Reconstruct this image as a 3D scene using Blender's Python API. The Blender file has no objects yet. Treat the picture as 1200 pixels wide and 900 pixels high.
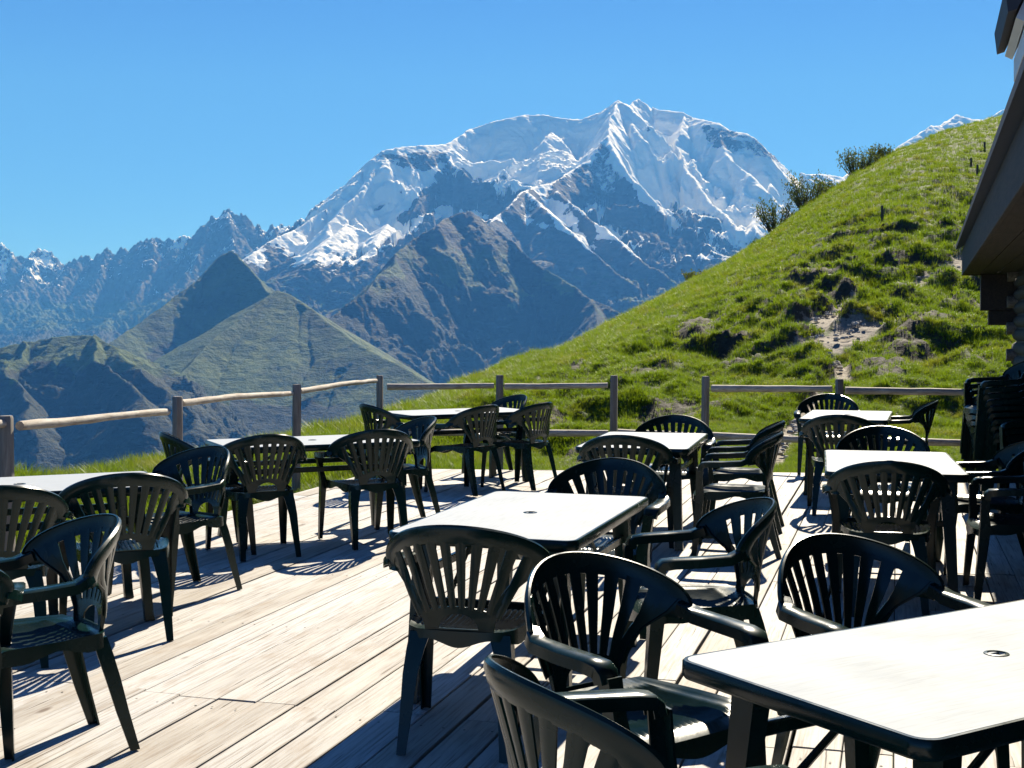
import bpy, bmesh, math, random
import numpy as np
from mathutils import Vector, Matrix

random.seed(7)
RNG = np.random.default_rng(11)
scene = bpy.context.scene
COL = scene.collection
R = math.radians

# ------------------------------------------------------------------ camera
CAM_H, FPX, HOR = 1.54, 1530.0, 387.0          # eye height, focal length and horizon row (1200 x 900 photograph)
TILT = math.atan((450.0 - HOR) / FPX)
cam_data = bpy.data.cameras.new("camera")
cam = bpy.data.objects.new("camera", cam_data)
COL.objects.link(cam)
cam.location = (0, 0, CAM_H)
cam.rotation_euler = (R(90) - TILT, 0, 0)
cam_data.sensor_width = 36.0
cam_data.lens = 36.0 * FPX / 1200.0
cam_data.clip_start = 0.05
cam_data.clip_end = 80000.0
scene.camera = cam
scene.render.resolution_x, scene.render.resolution_y = 1024, 768

# ------------------------------------------------------------------ light
SUN_AZ, SUN_EL = 73.0, 39.0                    # azimuth counted from +x towards +y (the view looks along +y)
world = bpy.data.worlds.new("World")
scene.world = world
world.use_nodes = True
wn = world.node_tree
sky = wn.nodes.new("ShaderNodeTexSky")
sky.sky_type = 'NISHITA'
sky.sun_disc = False
sky.sun_elevation = R(SUN_EL)
sky.sun_rotation = R(90.0 - SUN_AZ)
sky.altitude = 1900.0
sky.air_density = 1.0
sky.dust_density = 0.0
sky.ozone_density = 5.0
wn.nodes["Background"].inputs["Strength"].default_value = 0.06
tint = wn.nodes.new("ShaderNodeMix")                # the deep blue of thin alpine air, over the whole sky
tint.data_type, tint.blend_type = 'RGBA', 'MULTIPLY'
tint.inputs[0].default_value = 1.0
tint.inputs[7].default_value = (0.27, 0.52, 0.89, 1)
wn.links.new(sky.outputs[0], tint.inputs[6])
wn.links.new(tint.outputs[2], wn.nodes["Background"].inputs[0])
sun_data = bpy.data.lights.new("sun", 'SUN')
sun = bpy.data.objects.new("sun", sun_data)
COL.objects.link(sun)
sun_data.energy = 5.0
sun_data.angle = R(0.5)
sun_data.color = (1.0, 0.97, 0.92)
sd = Vector((math.cos(R(SUN_EL)) * math.cos(R(SUN_AZ)), math.cos(R(SUN_EL)) * math.sin(R(SUN_AZ)), math.sin(R(SUN_EL))))
sun.rotation_euler = sd.to_track_quat('Z', 'Y').to_euler()
sun.location = (4, 8, 12)
scene.view_settings.view_transform = 'Standard'
scene.view_settings.look = 'None'
scene.view_settings.gamma = 1.0
scene.view_settings.exposure = 1.1
scene.cycles.use_denoising = True
scene.cycles.max_bounces = 6
scene.cycles.diffuse_bounces = 3
scene.cycles.glossy_bounces = 3
scene.cycles.transmission_bounces = 3
scene.cycles.transparent_max_bounces = 6
scene.cycles.volume_bounces = 0


# ------------------------------------------------------------------ helpers
def lin(px, py):                                # direction of a photograph point, scaled to unit depth
    u, v = (px - 600) / FPX, -(py - 450) / FPX
    c, s = math.cos(TILT), math.sin(TILT)
    d = (u, c + v * s, -s + v * c)
    return d[0] / d[1], d[2] / d[1]


def at_depth(px, py, Y):                        # survey point: where it stands at depth Y
    a, b = lin(px, py)
    return (a * Y, Y, CAM_H + b * Y)


def at_height(px, py, z):
    a, b = lin(px, py)
    t = (z - CAM_H) / b
    return (a * t, t)


def tag(o, label=None, cat=None, group=None, kind=None):
    if label and not 4 <= len(label.split()) <= 16: print('LABEL', len(label.split()), label)
    if label: o['label'] = label
    if cat: o['category'] = cat
    if group: o['group'] = group
    if kind: o['kind'] = kind
    return o


def empty(name, loc=(0, 0, 0), rz=0.0, label=None, cat=None, group=None):
    o = bpy.data.objects.new(name, None)
    o.empty_display_size = 0.2
    COL.objects.link(o)
    o.location = loc
    o.rotation_euler = (0, 0, rz)
    return tag(o, label, cat, group)


def link_mesh(name, me, mat=None, parent=None):
    o = bpy.data.objects.new(name, me)
    COL.objects.link(o)
    if mat is not None and len(me.materials) == 0:
        me.materials.append(mat)
    if parent is not None:
        o.parent = parent
    return o


class MB:
    """collects shapes into one mesh"""
    def __init__(self):
        self.v, self.f = [], []

    def add(self, vs, fs):
        b = len(self.v)
        self.v += [tuple(p) for p in vs]
        self.f += [tuple(i + b for i in f) for f in fs]

    def sweep(self, rings, closed=False, caps=True):
        n = len(rings[0])
        vs = [p for r in rings for p in r]
        fs = []
        m = len(rings)
        for i in range(m if closed else m - 1):
            j = (i + 1) % m
            for k in range(n):
                l = (k + 1) % n
                fs.append((i * n + k, i * n + l, j * n + l, j * n + k))
        if caps and not closed:
            fs.append(tuple(range(n)))
            fs.append(tuple((m - 1) * n + k for k in reversed(range(n))))
        self.add(vs, fs)

    def box(self, a, b, M=None):
        x0, y0, z0 = a
        x1, y1, z1 = b
        vs = [Vector(p) for p in ((x0, y0, z0), (x1, y0, z0), (x1, y1, z0), (x0, y1, z0), (x0, y0, z1), (x1, y0, z1), (x1, y1, z1), (x0, y1, z1))]
        if M is not None:
            vs = [M @ p for p in vs]
        self.add(vs, [(0, 3, 2, 1), (4, 5, 6, 7), (0, 1, 5, 4), (1, 2, 6, 5), (2, 3, 7, 6), (3, 0, 4, 7)])

    def tube(self, pts, rads, n=8, sides=None):
        pts = [Vector(p) for p in pts]
        rings = []
        for i, p in enumerate(pts):
            t = (pts[min(i + 1, len(pts) - 1)] - pts[max(i - 1, 0)]).normalized()
            ref = Vector((0, 0, 1)) if abs(t.z) < 0.9 else Vector((1, 0, 0))
            a = t.cross(ref).normalized()
            b = a.cross(t)
            r = rads[i] if hasattr(rads, '__len__') else rads
            rings.append([p + (a * math.cos(2 * math.pi * k / n) + b * math.sin(2 * math.pi * k / n)) * r for k in range(n)])
        self.sweep(rings)

    def mesh(self, name, smooth=None, bevel=0.0):
        me = bpy.data.meshes.new(name)
        me.from_pydata([tuple(p) for p in self.v], [], self.f)
        bm = bmesh.new()
        bm.from_mesh(me)
        bmesh.ops.recalc_face_normals(bm, faces=bm.faces)
        if bevel > 0:
            es = [e for e in bm.edges if len(e.link_faces) == 2 and e.calc_face_angle(0) > 0.6]
            bmesh.ops.bevel(bm, geom=es, offset=bevel, segments=1, affect='EDGES')
        bm.to_mesh(me)
        bm.free()
        if smooth is not None:
            me.polygons.foreach_set('use_smooth', [True] * len(me.polygons))
            me.set_sharp_from_angle(angle=R(smooth))
        return me

    def build(self, name, mat, parent=None, smooth=None, bevel=0.0):
        return link_mesh(name, self.mesh(name, smooth, bevel), mat, parent)


# ---- value noise
_A = RNG.random((256, 256)) * 2 * np.pi
_GX, _GY = np.cos(_A), np.sin(_A)


def vnoise(x, y):                                # gradient noise, about 0..1
    xi, yi = np.floor(x).astype(np.int64), np.floor(y).astype(np.int64)
    fx, fy = x - xi, y - yi
    u = fx * fx * fx * (fx * (fx * 6 - 15) + 10)
    v = fy * fy * fy * (fy * (fy * 6 - 15) + 10)
    x0, x1, y0, y1 = xi & 255, (xi + 1) & 255, yi & 255, (yi + 1) & 255
    a = _GX[x0, y0] * fx + _GY[x0, y0] * fy
    b = _GX[x1, y0] * (fx - 1) + _GY[x1, y0] * fy
    c = _GX[x0, y1] * fx + _GY[x0, y1] * (fy - 1)
    d = _GX[x1, y1] * (fx - 1) + _GY[x1, y1] * (fy - 1)
    a = a + (b - a) * u
    c = c + (d - c) * u
    return np.clip(0.5 + 0.75 * (a + (c - a) * v), 0, 1)


def fbm(x, y, octv=5, gain=0.5, lac=2.03):
    s, a, t = 0.0, 1.0, 0.0
    for i in range(octv):
        s = s + a * vnoise(x + 17.3 * i, y + 9.1 * i)
        t += a
        a *= gain
        x, y = (x * 0.8 - y * 0.6) * lac, (x * 0.6 + y * 0.8) * lac
    return s / t


def ridged(x, y, octv=5, gain=0.55, lac=2.07):
    s, a, t, w = 0.0, 1.0, 0.0, 1.0
    for i in range(octv):
        n = 1 - np.abs(2 * vnoise(x + 31.7 * i, y + 5.3 * i) - 1)
        n = n * n * w
        w = np.clip(n * 1.8, 0.15, 1)
        s = s + a * n
        t += a
        a *= gain
        x, y = (x * 0.8 - y * 0.6) * lac, (x * 0.6 + y * 0.8) * lac
    return np.clip(s / t * 1.35, 0, 1)


def grid_mesh(name, P, attrs=None, smooth=True):
    """P: (n, m, 3) array of points -> quad sheet"""
    n, m = P.shape[:2]
    me = bpy.data.meshes.new(name)
    me.vertices.add(n * m)
    me.vertices.foreach_set('co', P.reshape(-1).astype(np.float32))
    i = np.arange((n - 1) * (m - 1))
    a = (i // (m - 1)) * m + i % (m - 1)
    q = np.stack([a, a + 1, a + m + 1, a + m], 1)
    me.loops.add(q.size)
    me.loops.foreach_set('vertex_index', q.reshape(-1).astype(np.int32))
    me.polygons.add(len(q))
    me.polygons.foreach_set('loop_start', (np.arange(len(q)) * 4).astype(np.int32))
    me.polygons.foreach_set('use_smooth', np.full(len(q), smooth))
    for k, val in (attrs or {}).items():
        at = me.attributes.new(k, 'FLOAT', 'POINT')
        at.data.foreach_set('value', val.reshape(-1).astype(np.float32))
    me.update(calc_edges=True)
    return me


def grid_nz(P):
    du = np.gradient(P, axis=0)
    dv = np.gradient(P, axis=1)
    n = np.cross(du, dv)
    return np.abs(n[..., 2]) / (np.linalg.norm(n, axis=-1) + 1e-9), n


# ---- materials
class NT:
    def __init__(self, name):
        self.m = bpy.data.materials.new(name)
        self.m.use_nodes = True
        self.t = self.m.node_tree
        self.b = self.t.nodes["Principled BSDF"]
        self.out = self.t.nodes["Material Output"]

    def n(self, typ, **kw):
        nd = self.t.nodes.new(typ)
        ins = kw.pop('ins', {})
        for k, v in kw.items():
            setattr(nd, k, v)
        for k, v in ins.items():
            self.set(nd.inputs[k], v)
        return nd

    def set(self, sock, v):
        if hasattr(v, 'is_output') or isinstance(v, bpy.types.NodeSocket):
            self.t.links.new(v, sock)
        else:
            if sock.type == 'RGBA' and len(v) == 3:
                v = (*v, 1)
            sock.default_value = v

    def noise(self, vec, scale, detail=4, rough=0.55, dist=0.0, out=0):
        nd = self.n("ShaderNodeTexNoise", ins={'Scale': scale, 'Detail': detail, 'Roughness': rough, 'Distortion': dist})
        if vec is not None:
            self.t.links.new(vec, nd.inputs['Vector'])
        return nd.outputs[out]

    def ramp(self, fac, stops, interp='LINEAR'):
        r = self.n("ShaderNodeValToRGB")
        r.color_ramp.interpolation = interp
        els = r.color_ramp.elements
        while len(els) < len(stops):
            els.new(0.5)
        for e, (p, c) in zip(els, stops):
            e.position = p
            e.color = (*c, 1) if hasattr(c, '__len__') else (c, c, c, 1)
        self.t.links.new(fac, r.inputs[0])
        return r.outputs[0]

    def mix(self, fac, a, b, mode='MIX'):
        nd = self.n("ShaderNodeMix", data_type='RGBA', blend_type=mode)
        self.set(nd.inputs[0], fac)
        self.set(nd.inputs[6], a)
        self.set(nd.inputs[7], b)
        return nd.outputs[2]

    def math(self, op, a, b=0.0, c=0.0):
        nd = self.n("ShaderNodeMath", operation=op)
        self.set(nd.inputs[0], a)
        self.set(nd.inputs[1], b)
        self.set(nd.inputs[2], c)
        return nd.outputs[0]

    def vmul(self, v, s):
        nd = self.n("ShaderNodeVectorMath", operation='MULTIPLY')
        self.set(nd.inputs[0], v)
        nd.inputs[1].default_value = s
        return nd.outputs[0]

    def vadd(self, v, s):
        nd = self.n("ShaderNodeVectorMath", operation='ADD')
        self.set(nd.inputs[0], v)
        self.set(nd.inputs[1], s)
        return nd.outputs[0]

    def coord(self, which='Object'):
        return self.n("ShaderNodeTexCoord").outputs[which]

    def attr(self, name):
        return self.n("ShaderNodeAttribute", attribute_name=name).outputs['Fac']

    def rand(self):
        return self.n("ShaderNodeObjectInfo").outputs['Random']

    def bump(self, h, strength=0.4, dist=0.01):
        nd = self.n("ShaderNodeBump", ins={'Strength': strength, 'Distance': dist})
        self.t.links.new(h, nd.inputs['Height'])
        self.t.links.new(nd.outputs[0], self.b.inputs['Normal'])

    def p(self, **kw):
        for k, v in kw.items():
            self.set(self.b.inputs[k.replace('_', ' ')], v)
        return self.m


def mat_plastic():
    n = NT("green_plastic")
    c = n.coord()
    g = n.noise(c, 7, 3)
    d = n.noise(c, 60, 3)
    col = n.mix(g, (0.0020, 0.0135, 0.0115), (0.0032, 0.021, 0.018))
    rnd = n.rand()
    dust = n.math('MULTIPLY', n.ramp(n.noise(c, 11, 5, 0.65), [(0.5, 0.0), (0.8, 0.1)]), rnd)
    col = n.mix(dust, col, (0.04, 0.055, 0.05))
    n.bump(d, 0.12, 0.002)
    return n.p(Base_Color=col, Roughness=n.ramp(g, [(0.3, 0.17), (0.75, 0.32)]), Specular_IOR_Level=0.30)


def mat_tabletop():
    n = NT("table_laminate")
    c = n.vadd(n.coord(), n.n("ShaderNodeCombineXYZ", ins={'X': n.math('MULTIPLY', n.rand(), 30.0)}).outputs[0])
    v = n.vmul(c, (42.0, 2.4, 1.0))
    g = n.noise(v, 3.0, 6, 0.6)
    s = n.noise(c, 3.2, 4)
    col = n.ramp(g, [(0.30, (0.31, 0.338, 0.365)), (0.48, (0.365, 0.396, 0.425)), (0.72, (0.39, 0.424, 0.455))])
    col = n.mix(n.ramp(s, [(0.55, 0.0), (0.75, 0.25)]), col, (0.31, 0.332, 0.35))
    n.bump(g, 0.1, 0.001)
    return n.p(Base_Color=col, Roughness=n.ramp(s, [(0.3, 0.6), (0.7, 0.75)]), Specular_IOR_Level=0.12)


def mat_plank():
    n = NT("weathered_deck_wood")
    r = n.rand()
    c = n.vadd(n.coord(), n.n("ShaderNodeCombineXYZ", ins={'X': n.math('MULTIPLY', r, 173.0), 'Y': n.math('MULTIPLY', r, 61.0)}).outputs[0])
    grain = n.noise(n.vmul(c, (1.3, 34.0, 8.0)), 2.0, 7, 0.65, 0.6)
    wide = n.noise(n.vmul(c, (0.7, 5.0, 3.0)), 2.0, 4)
    stain = n.noise(n.vmul(c, (1.0, 2.2, 1.0)), 2.3, 5, 0.6)
    base = n.ramp(r, [(0.0, (0.32, 0.29, 0.25)), (0.3, (0.385, 0.37, 0.345)), (0.7, (0.435, 0.425, 0.41)), (1.0, (0.48, 0.477, 0.47))])
    col = n.mix(n.ramp(grain, [(0.34, 0.85), (0.54, 0.0)]), base, (0.19, 0.15, 0.115))
    col = n.mix(n.ramp(wide, [(0.45, 0.0), (0.7, 0.5)]), col, (0.55, 0.52, 0.47))
    col = n.mix(n.ramp(stain, [(0.54, 0.0), (0.70, 0.6)]), col, (0.26, 0.195, 0.135))
    kn = n.n("ShaderNodeTexVoronoi", ins={'Scale': 1.0})
    n.t.links.new(n.vmul(c, (1.6, 4.5, 1.0)), kn.inputs['Vector'])
    col = n.mix(n.ramp(kn.outputs['Distance'], [(0.05, 0.9), (0.10, 0.0)]), col, (0.11, 0.075, 0.05))
    crack = n.noise(n.vmul(c, (0.55, 26.0, 4.0)), 2.6, 3, 0.5, 0.3)
    cr = n.ramp(crack, [(0.30, 1.0), (0.325, 0.0)])
    col = n.mix(cr, col, (0.07, 0.05, 0.035))
    n.bump(n.math('SUBTRACT', grain, cr), 0.5, 0.004)
    return n.p(Base_Color=col, Roughness=0.75)


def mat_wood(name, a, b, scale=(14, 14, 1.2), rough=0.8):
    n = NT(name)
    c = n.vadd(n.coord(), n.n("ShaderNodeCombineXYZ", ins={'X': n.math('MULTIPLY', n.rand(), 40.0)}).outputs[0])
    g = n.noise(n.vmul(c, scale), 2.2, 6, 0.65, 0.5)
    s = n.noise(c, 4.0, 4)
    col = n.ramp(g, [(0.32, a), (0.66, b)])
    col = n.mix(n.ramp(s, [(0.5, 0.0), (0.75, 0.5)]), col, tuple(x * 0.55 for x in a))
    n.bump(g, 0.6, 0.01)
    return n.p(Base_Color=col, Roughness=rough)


def mat_flat(name, col, rough=0.6, var=0.25, scale=6.0, metallic=0.0):
    n = NT(name)
    g = n.noise(n.coord(), scale, 5)
    c = n.mix(g, tuple(x * (1 - var) for x in col), tuple(min(1, x * (1 + var)) for x in col))
    n.bump(g, 0.2, 0.004)
    return n.p(Base_Color=c, Roughness=rough, Metallic=metallic)


def mat_leaf(name, ca, cb, trans=0.45, dry=None):
    n = NT(name)
    r = n.rand()
    pos = n.n("ShaderNodeNewGeometry").outputs['Position']
    patch = n.noise(pos, 0.35, 4)
    col = n.mix(n.math('ADD', n.math('MULTIPLY', r, 0.6), n.math('MULTIPLY', patch, 0.5)), ca, cb)
    if dry:
        col = n.mix(n.ramp(n.noise(pos, 0.9, 4), [(0.52, 0.0), (0.72, 0.6)]), col, dry)
    n.p(Base_Color=col, Roughness=0.55)
    tr = n.n("ShaderNodeBsdfTranslucent")
    n.t.links.new(n.mix(1.0, col, (1.0, 1.0, 0.35), 'MULTIPLY'), tr.inputs[0])
    mx = n.n("ShaderNodeMixShader", ins={0: trans})
    n.t.links.new(n.b.outputs[0], mx.inputs[1])
    n.t.links.new(tr.outputs[0], mx.inputs[2])
    n.t.links.new(mx.outputs[0], n.out.inputs[0])
    return n.m


def mat_meadow():
    n = NT("alpine_turf")
    pos = n.n("ShaderNodeNewGeometry").outputs['Position']
    a = n.noise(pos, 0.5, 5)
    b = n.noise(pos, 4.0, 5, 0.65)
    col = n.ramp(b, [(0.3, (0.022, 0.034, 0.008)), (0.55, (0.06, 0.09, 0.014)), (0.75, (0.11, 0.14, 0.022))])
    col = n.mix(n.ramp(a, [(0.5, 0.0), (0.72, 0.5)]), col, (0.07, 0.065, 0.025))
    soil = n.ramp(n.noise(pos, 7.0, 6, 0.7), [(0.3, (0.016, 0.013, 0.007)), (0.7, (0.05, 0.042, 0.022))])
    col = n.mix(n.ramp(n.attr('soil'), [(0.35, 0.0), (0.65, 1.0)]), col, soil)
    stone = n.ramp(n.noise(pos, 9.0, 6, 0.75), [(0.3, (0.14, 0.115, 0.085)), (0.6, (0.25, 0.215, 0.17)), (0.8, (0.36, 0.32, 0.27))])
    col = n.mix(n.ramp(n.math('ADD', n.attr('path'), n.math('MULTIPLY', n.math('SUBTRACT', n.noise(pos, 3.0, 5, 0.7), 0.5), 0.9)), [(0.42, 0.0), (0.52, 1.0)]), col, stone)
    n.bump(b, 0.8, 0.12)
    return n.p(Base_Color=col, Roughness=0.9)


def mat_mountain():
    n = NT("mountain_rock_and_snow")
    pos = n.n("ShaderNodeNewGeometry").outputs['Position']
    big = n.noise(pos, 0.0012, 6, 0.6)
    mid = n.noise(pos, 0.006, 7, 0.68)
    strat = n.noise(n.vmul(pos, (1.0, 1.0, 3.5)), 0.008, 6, 0.7)
    rock = n.ramp(strat, [(0.3, (0.03, 0.031, 0.034)), (0.5, (0.065, 0.064, 0.066)), (0.72, (0.135, 0.13, 0.125))])
    scree = n.mix(big, (0.062, 0.062, 0.05), (0.10, 0.098, 0.08))
    col = n.mix(n.ramp(n.math('ADD', n.attr('scree'), n.math('MULTIPLY', n.math('SUBTRACT', mid, 0.5), 0.8)), [(0.42, 0.0), (0.58, 1.0)]), rock, scree)
    grass = n.ramp(n.noise(pos, 0.004, 7, 0.7), [(0.32, (0.022, 0.040, 0.008)), (0.5, (0.048, 0.082, 0.014)), (0.7, (0.088, 0.118, 0.024))])
    wood = n.ramp(n.noise(pos, 0.02, 6, 0.75), [(0.3, (0.006, 0.013, 0.008)), (0.7, (0.018, 0.028, 0.012))])
    grass = n.mix(n.ramp(n.math('ADD', n.attr('forest'), n.math('MULTIPLY', n.math('SUBTRACT', mid, 0.5), 0.9)), [(0.46, 0.0), (0.55, 1.0)]), grass, wood)
    col = n.mix(n.ramp(n.math('ADD', n.attr('green'), n.math('MULTIPLY', n.math('SUBTRACT', mid, 0.5), 0.7)), [(0.4, 0.0), (0.6, 1.0)]), col, grass)
    sn = n.math('ADD', n.attr('snow'), n.math('MULTIPLY', n.math('SUBTRACT', n.noise(pos, 0.010, 8, 0.72), 0.5), 0.75))
    sm = n.ramp(sn, [(0.47, 0.0), (0.53, 1.0)])
    col = n.mix(sm, col, (0.88, 0.89, 0.90))
    n.bump(n.math('MULTIPLY', n.math('ADD', mid, strat), n.math('SUBTRACT', 1.0, n.math('MULTIPLY', sm, 0.75))), 0.8, 60.0)
    return n.p(Base_Color=col, Roughness=0.85, Specular_IOR_Level=0.2)


M = dict(
    plastic=mat_plastic(), top=mat_tabletop(), plank=mat_plank(),
    post=mat_wood("grey_fence_post_wood", (0.13, 0.115, 0.10), (0.27, 0.25, 0.225)),
    rail=mat_wood("split_rail_wood", (0.25, 0.20, 0.15), (0.50, 0.46, 0.39), (3.0, 16.0, 16.0)),
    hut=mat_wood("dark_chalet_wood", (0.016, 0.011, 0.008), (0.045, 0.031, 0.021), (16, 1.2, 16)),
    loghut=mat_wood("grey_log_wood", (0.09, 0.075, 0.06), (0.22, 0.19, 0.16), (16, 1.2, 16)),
    tile=mat_flat("dark_roof_tile", (0.05, 0.045, 0.045), 0.7),
    paint=mat_flat("white_painted_wood", (0.70, 0.68, 0.64), 0.6, 0.08),
    joist=mat_flat("dark_joist_wood", (0.06, 0.048, 0.035), 0.8),
    metal=mat_flat("hole_ring_metal", (0.35, 0.35, 0.34), 0.35, 0.1, 30, 0.8),
    dark=mat_flat("dark_hole_plastic", (0.01, 0.011, 0.011), 0.6),
    turf=mat_meadow(), mountain=mat_mountain(),
    grass=mat_leaf("grass_blades", (0.098, 0.178, 0.012), (0.205, 0.272, 0.025), 0.55, (0.27, 0.235, 0.07)),
    leaf=mat_leaf("shrub_leaves", (0.075, 0.105, 0.03), (0.14, 0.165, 0.06), 0.45),
    bark=mat_flat("shrub_bark", (0.07, 0.055, 0.04), 0.85, 0.3, 20),
    stone=mat_flat("pale_path_stone", (0.36, 0.33, 0.28), 0.85, 0.3, 5),
)

# ------------------------------------------------------------------ far mountains
MEAN = {}


def relief(name, px0, px1, npx, Ys, ridges, base, jag=20.0, gul=0.3, gsc=700.0, attr_fn=None, warp=30.0, spike=0.0):
    """a mountain: ridge lines (surveyed points) from which the flanks fall away, cut by gullies"""
    qs = (np.linspace(px0, px1, npx) - 600) / FPX
    Q, Y = np.meshgrid(qs, Ys, indexing='ij')
    X = Q * Y
    wx = X + (fbm(X / 420, Y / 420, 4) - 0.5) * 2 * warp * 2.2
    wy = Y + (fbm(X / 420 + 50, Y / 420 + 20, 4) - 0.5) * 2 * warp * 2.2
    H = np.full(X.shape, -1e9)
    D = np.zeros(X.shape)
    for pts, s in ridges:
        P = [at_depth(a, b, c * 1000.0) for a, b, c in pts]
        for (x0, y0, z0), (x1, y1, z1) in zip(P[:-1], P[1:]):
            dx, dy = x1 - x0, y1 - y0
            L2 = dx * dx + dy * dy + 1e-6
            t = np.clip(((wx - x0) * dx + (wy - y0) * dy) / L2, 0, 1)
            d = np.hypot(wx - x0 - t * dx, wy - y0 - t * dy)
            if isinstance(s, tuple):             # gentle shoulder first, steeper flank below it
                drop = s[0] * d + (s[1] - s[0]) * np.sqrt(np.maximum(d - s[2], 0) ** 2 + 400.0)
            else:
                drop = s * d * (1 - 0.22 * d / (d + 1500))
            z = z0 + t * (z1 - z0) - drop
            m = z > H
            H[m] = z[m]
            D[m] = d[m]
    qx = X / gsc + (fbm(X / gsc * 0.8, Y / gsc * 0.8, 3) - 0.5) * 1.5
    qy = Y / gsc + (fbm(X / gsc * 0.8 + 40, Y / gsc * 0.8 + 13, 3) - 0.5) * 1.5
    g = 1 - ridged(qx + 3.1, qy + 7.7, 7, 0.58)
    H = H - g * gul * np.minimum(D, 1300.0)
    H = H - (1 - ridged(qx * 3.1 + 9.0, qy * 3.1 + 2.0, 6, 0.6)) * gul * 0.5 * np.minimum(D, 380.0)
    H = H + (fbm(X / 90, Y / 90, 4, 0.6) - 0.62) * jag * np.clip(0.35 + D / 150, 0, 1.6)
    H = H + (ridged(X / 45, Y / 45, 3, 0.6) - 0.6) * jag * 0.5
    if spike:
        H = H - spike * (1 - ridged(X / 170 + 3, Y / 170, 4, 0.6)) * np.exp(-D / 260)
    floor = base + fbm(X / 900, Y / 900, 5) * 160
    H = np.maximum(H, floor)
    P = np.stack([X, Y, H], -1)
    nz, nrm = grid_nz(P)
    # survey coordinates of every vertex, used to lay down the glaciers and the bare faces where they are
    px = 600 + FPX * Q
    py = HOR + FPX * (CAM_H - H) / Y
    at = attr_fn(P, nz, px, py, g)
    me = grid_mesh(name, P, at)
    o = link_mesh(name, me, M['mountain'])
    tag(o, kind='structure')
    return o


def sstep(a, b, x):
    t = np.clip((x - a) / (b - a), 0, 1)
    return t * t * (3 - 2 * t)


def poly_mask(px, py, poly, soft=6.0):
    """signed soft inside-test of a polygon"""
    inside = np.zeros(px.shape, bool)
    dmin = np.full(px.shape, 1e9)
    n = len(poly)
    for i in range(n):
        x0, y0 = poly[i]
        x1, y1 = poly[(i + 1) % n]
        c = ((y0 > py) != (y1 > py)) & (px < (x1 - x0) * (py - y0) / (y1 - y0 + 1e-9) + x0)
        inside ^= c
        dx, dy = x1 - x0, y1 - y0
        t = np.clip(((px - x0) * dx + (py - y0) * dy) / (dx * dx + dy * dy + 1e-9), 0, 1)
        dmin = np.minimum(dmin, np.hypot(px - x0 - t * dx, py - y0 - t * dy))
    return np.where(inside, 0.5 + 0.5 * np.clip(dmin / soft, 0, 1), 0.5 - 0.5 * np.clip(dmin / soft, 0, 1))


def band(a, b, n):
    return np.linspace(a, b, n)


# --- the snow massif
SNOW_RIDGES = [
    ([(262, 318, 11.4), (300, 292, 11.9), (345, 268, 12.4), (375, 250, 12.7), (400, 226, 13.0), (430, 190, 13.3), (447, 176, 13.4), (465, 172, 13.5), (500, 170, 13.7), (522, 168, 13.9), (545, 153, 14.3), (580, 141, 14.5), (618, 134, 14.6), (640, 134, 14.6), (655, 138, 14.6), (680, 139, 14.6), (700, 132, 14.6), (712, 125, 14.6), (727, 117, 14.6), (737, 124, 14.9), (748, 115, 15.2), (760, 123, 15.2), (775, 128, 15.1), (800, 131, 15.0), (812, 137, 14.9), (828, 140, 14.7), (845, 144, 14.6), (858, 152, 14.5), (875, 156, 14.4), (892, 167, 14.2), (905, 181, 14.1), (915, 195, 14.0), (932, 199, 14.0), (945, 204, 14.0), (965, 203, 14.1), (985, 207, 14.2), (1010, 196, 14.6), (1050, 176, 15.0), (1062, 164, 15.1), (1078, 157, 15.2), (1092, 147, 15.3), (1104, 147, 15.4), (1121, 133, 15.6), (1140, 139, 15.6), (1158, 140, 15.6), (1172, 128, 15.8), (1200, 132, 16.0), (1300, 170, 16.0)], (0.62, 0.88, 130.0)),
    ([(727, 117, 14.6), (716, 137, 14.1), (709, 158, 13.5), (722, 182, 13.1), (745, 212, 12.7), (772, 240, 12.3), (810, 277, 11.8), (850, 303, 11.4), (890, 330, 10.9)], 1.15),
    ([(709, 158, 13.5), (692, 188, 13.1), (664, 203, 12.7), (645, 214, 12.3), (616, 222, 11.9), (598, 240, 11.4), (575, 262, 10.9)], 1.05),
    ([(645, 214, 12.3), (668, 236, 11.8), (705, 266, 11.2), (748, 300, 10.6), (800, 335, 10.1)], 0.85),
    ([(616, 222, 11.9), (650, 254, 11.2), (690, 292, 10.6), (735, 328, 10.2), (760, 350, 9.9)], 0.8),
    ([(522, 168, 13.9), (530, 192, 13.5), (502, 224, 13.0), (472, 258, 12.3), (436, 300, 11.5), (405, 335, 10.9)], 1.1),
    ([(530, 192, 13.5), (560, 214, 13.0), (586, 240, 12.5), (604, 258, 12.1)], 0.9),
    ([(447, 176, 13.4), (424, 222, 12.8), (384, 262, 12.2)], 0.8),
    ([(410, 262, 12.0), (372, 292, 11.4), (335, 322, 10.8), (310, 340, 10.4)], 0.40),
    ([(452, 262, 12.0), (440, 290, 11.4), (420, 320, 10.8)], 0.40),
    ([(655, 138, 14.6), (640, 165, 14.1), (610, 190, 13.6), (592, 215, 13.1)], 0.5),
    ([(800, 131, 15.0), (792, 168, 14.3), (806, 200, 13.7), (835, 240, 13.0), (868, 270, 12.4)], 0.7),
    ([(845, 144, 14.6), (850, 180, 14.0), (880, 205, 13.5)], 0.8),
    ([(915, 195, 14.0), (893, 228, 13.3), (885, 258, 12.7), (890, 290, 12.0)], 0.75),
    ([(772, 240, 12.3), (790, 290, 11.3), (800, 330, 10.4)], 0.8),
    ([(748, 115, 15.2), (760, 150, 14.7), (775, 185, 14.2)], 0.8),
]
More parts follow.
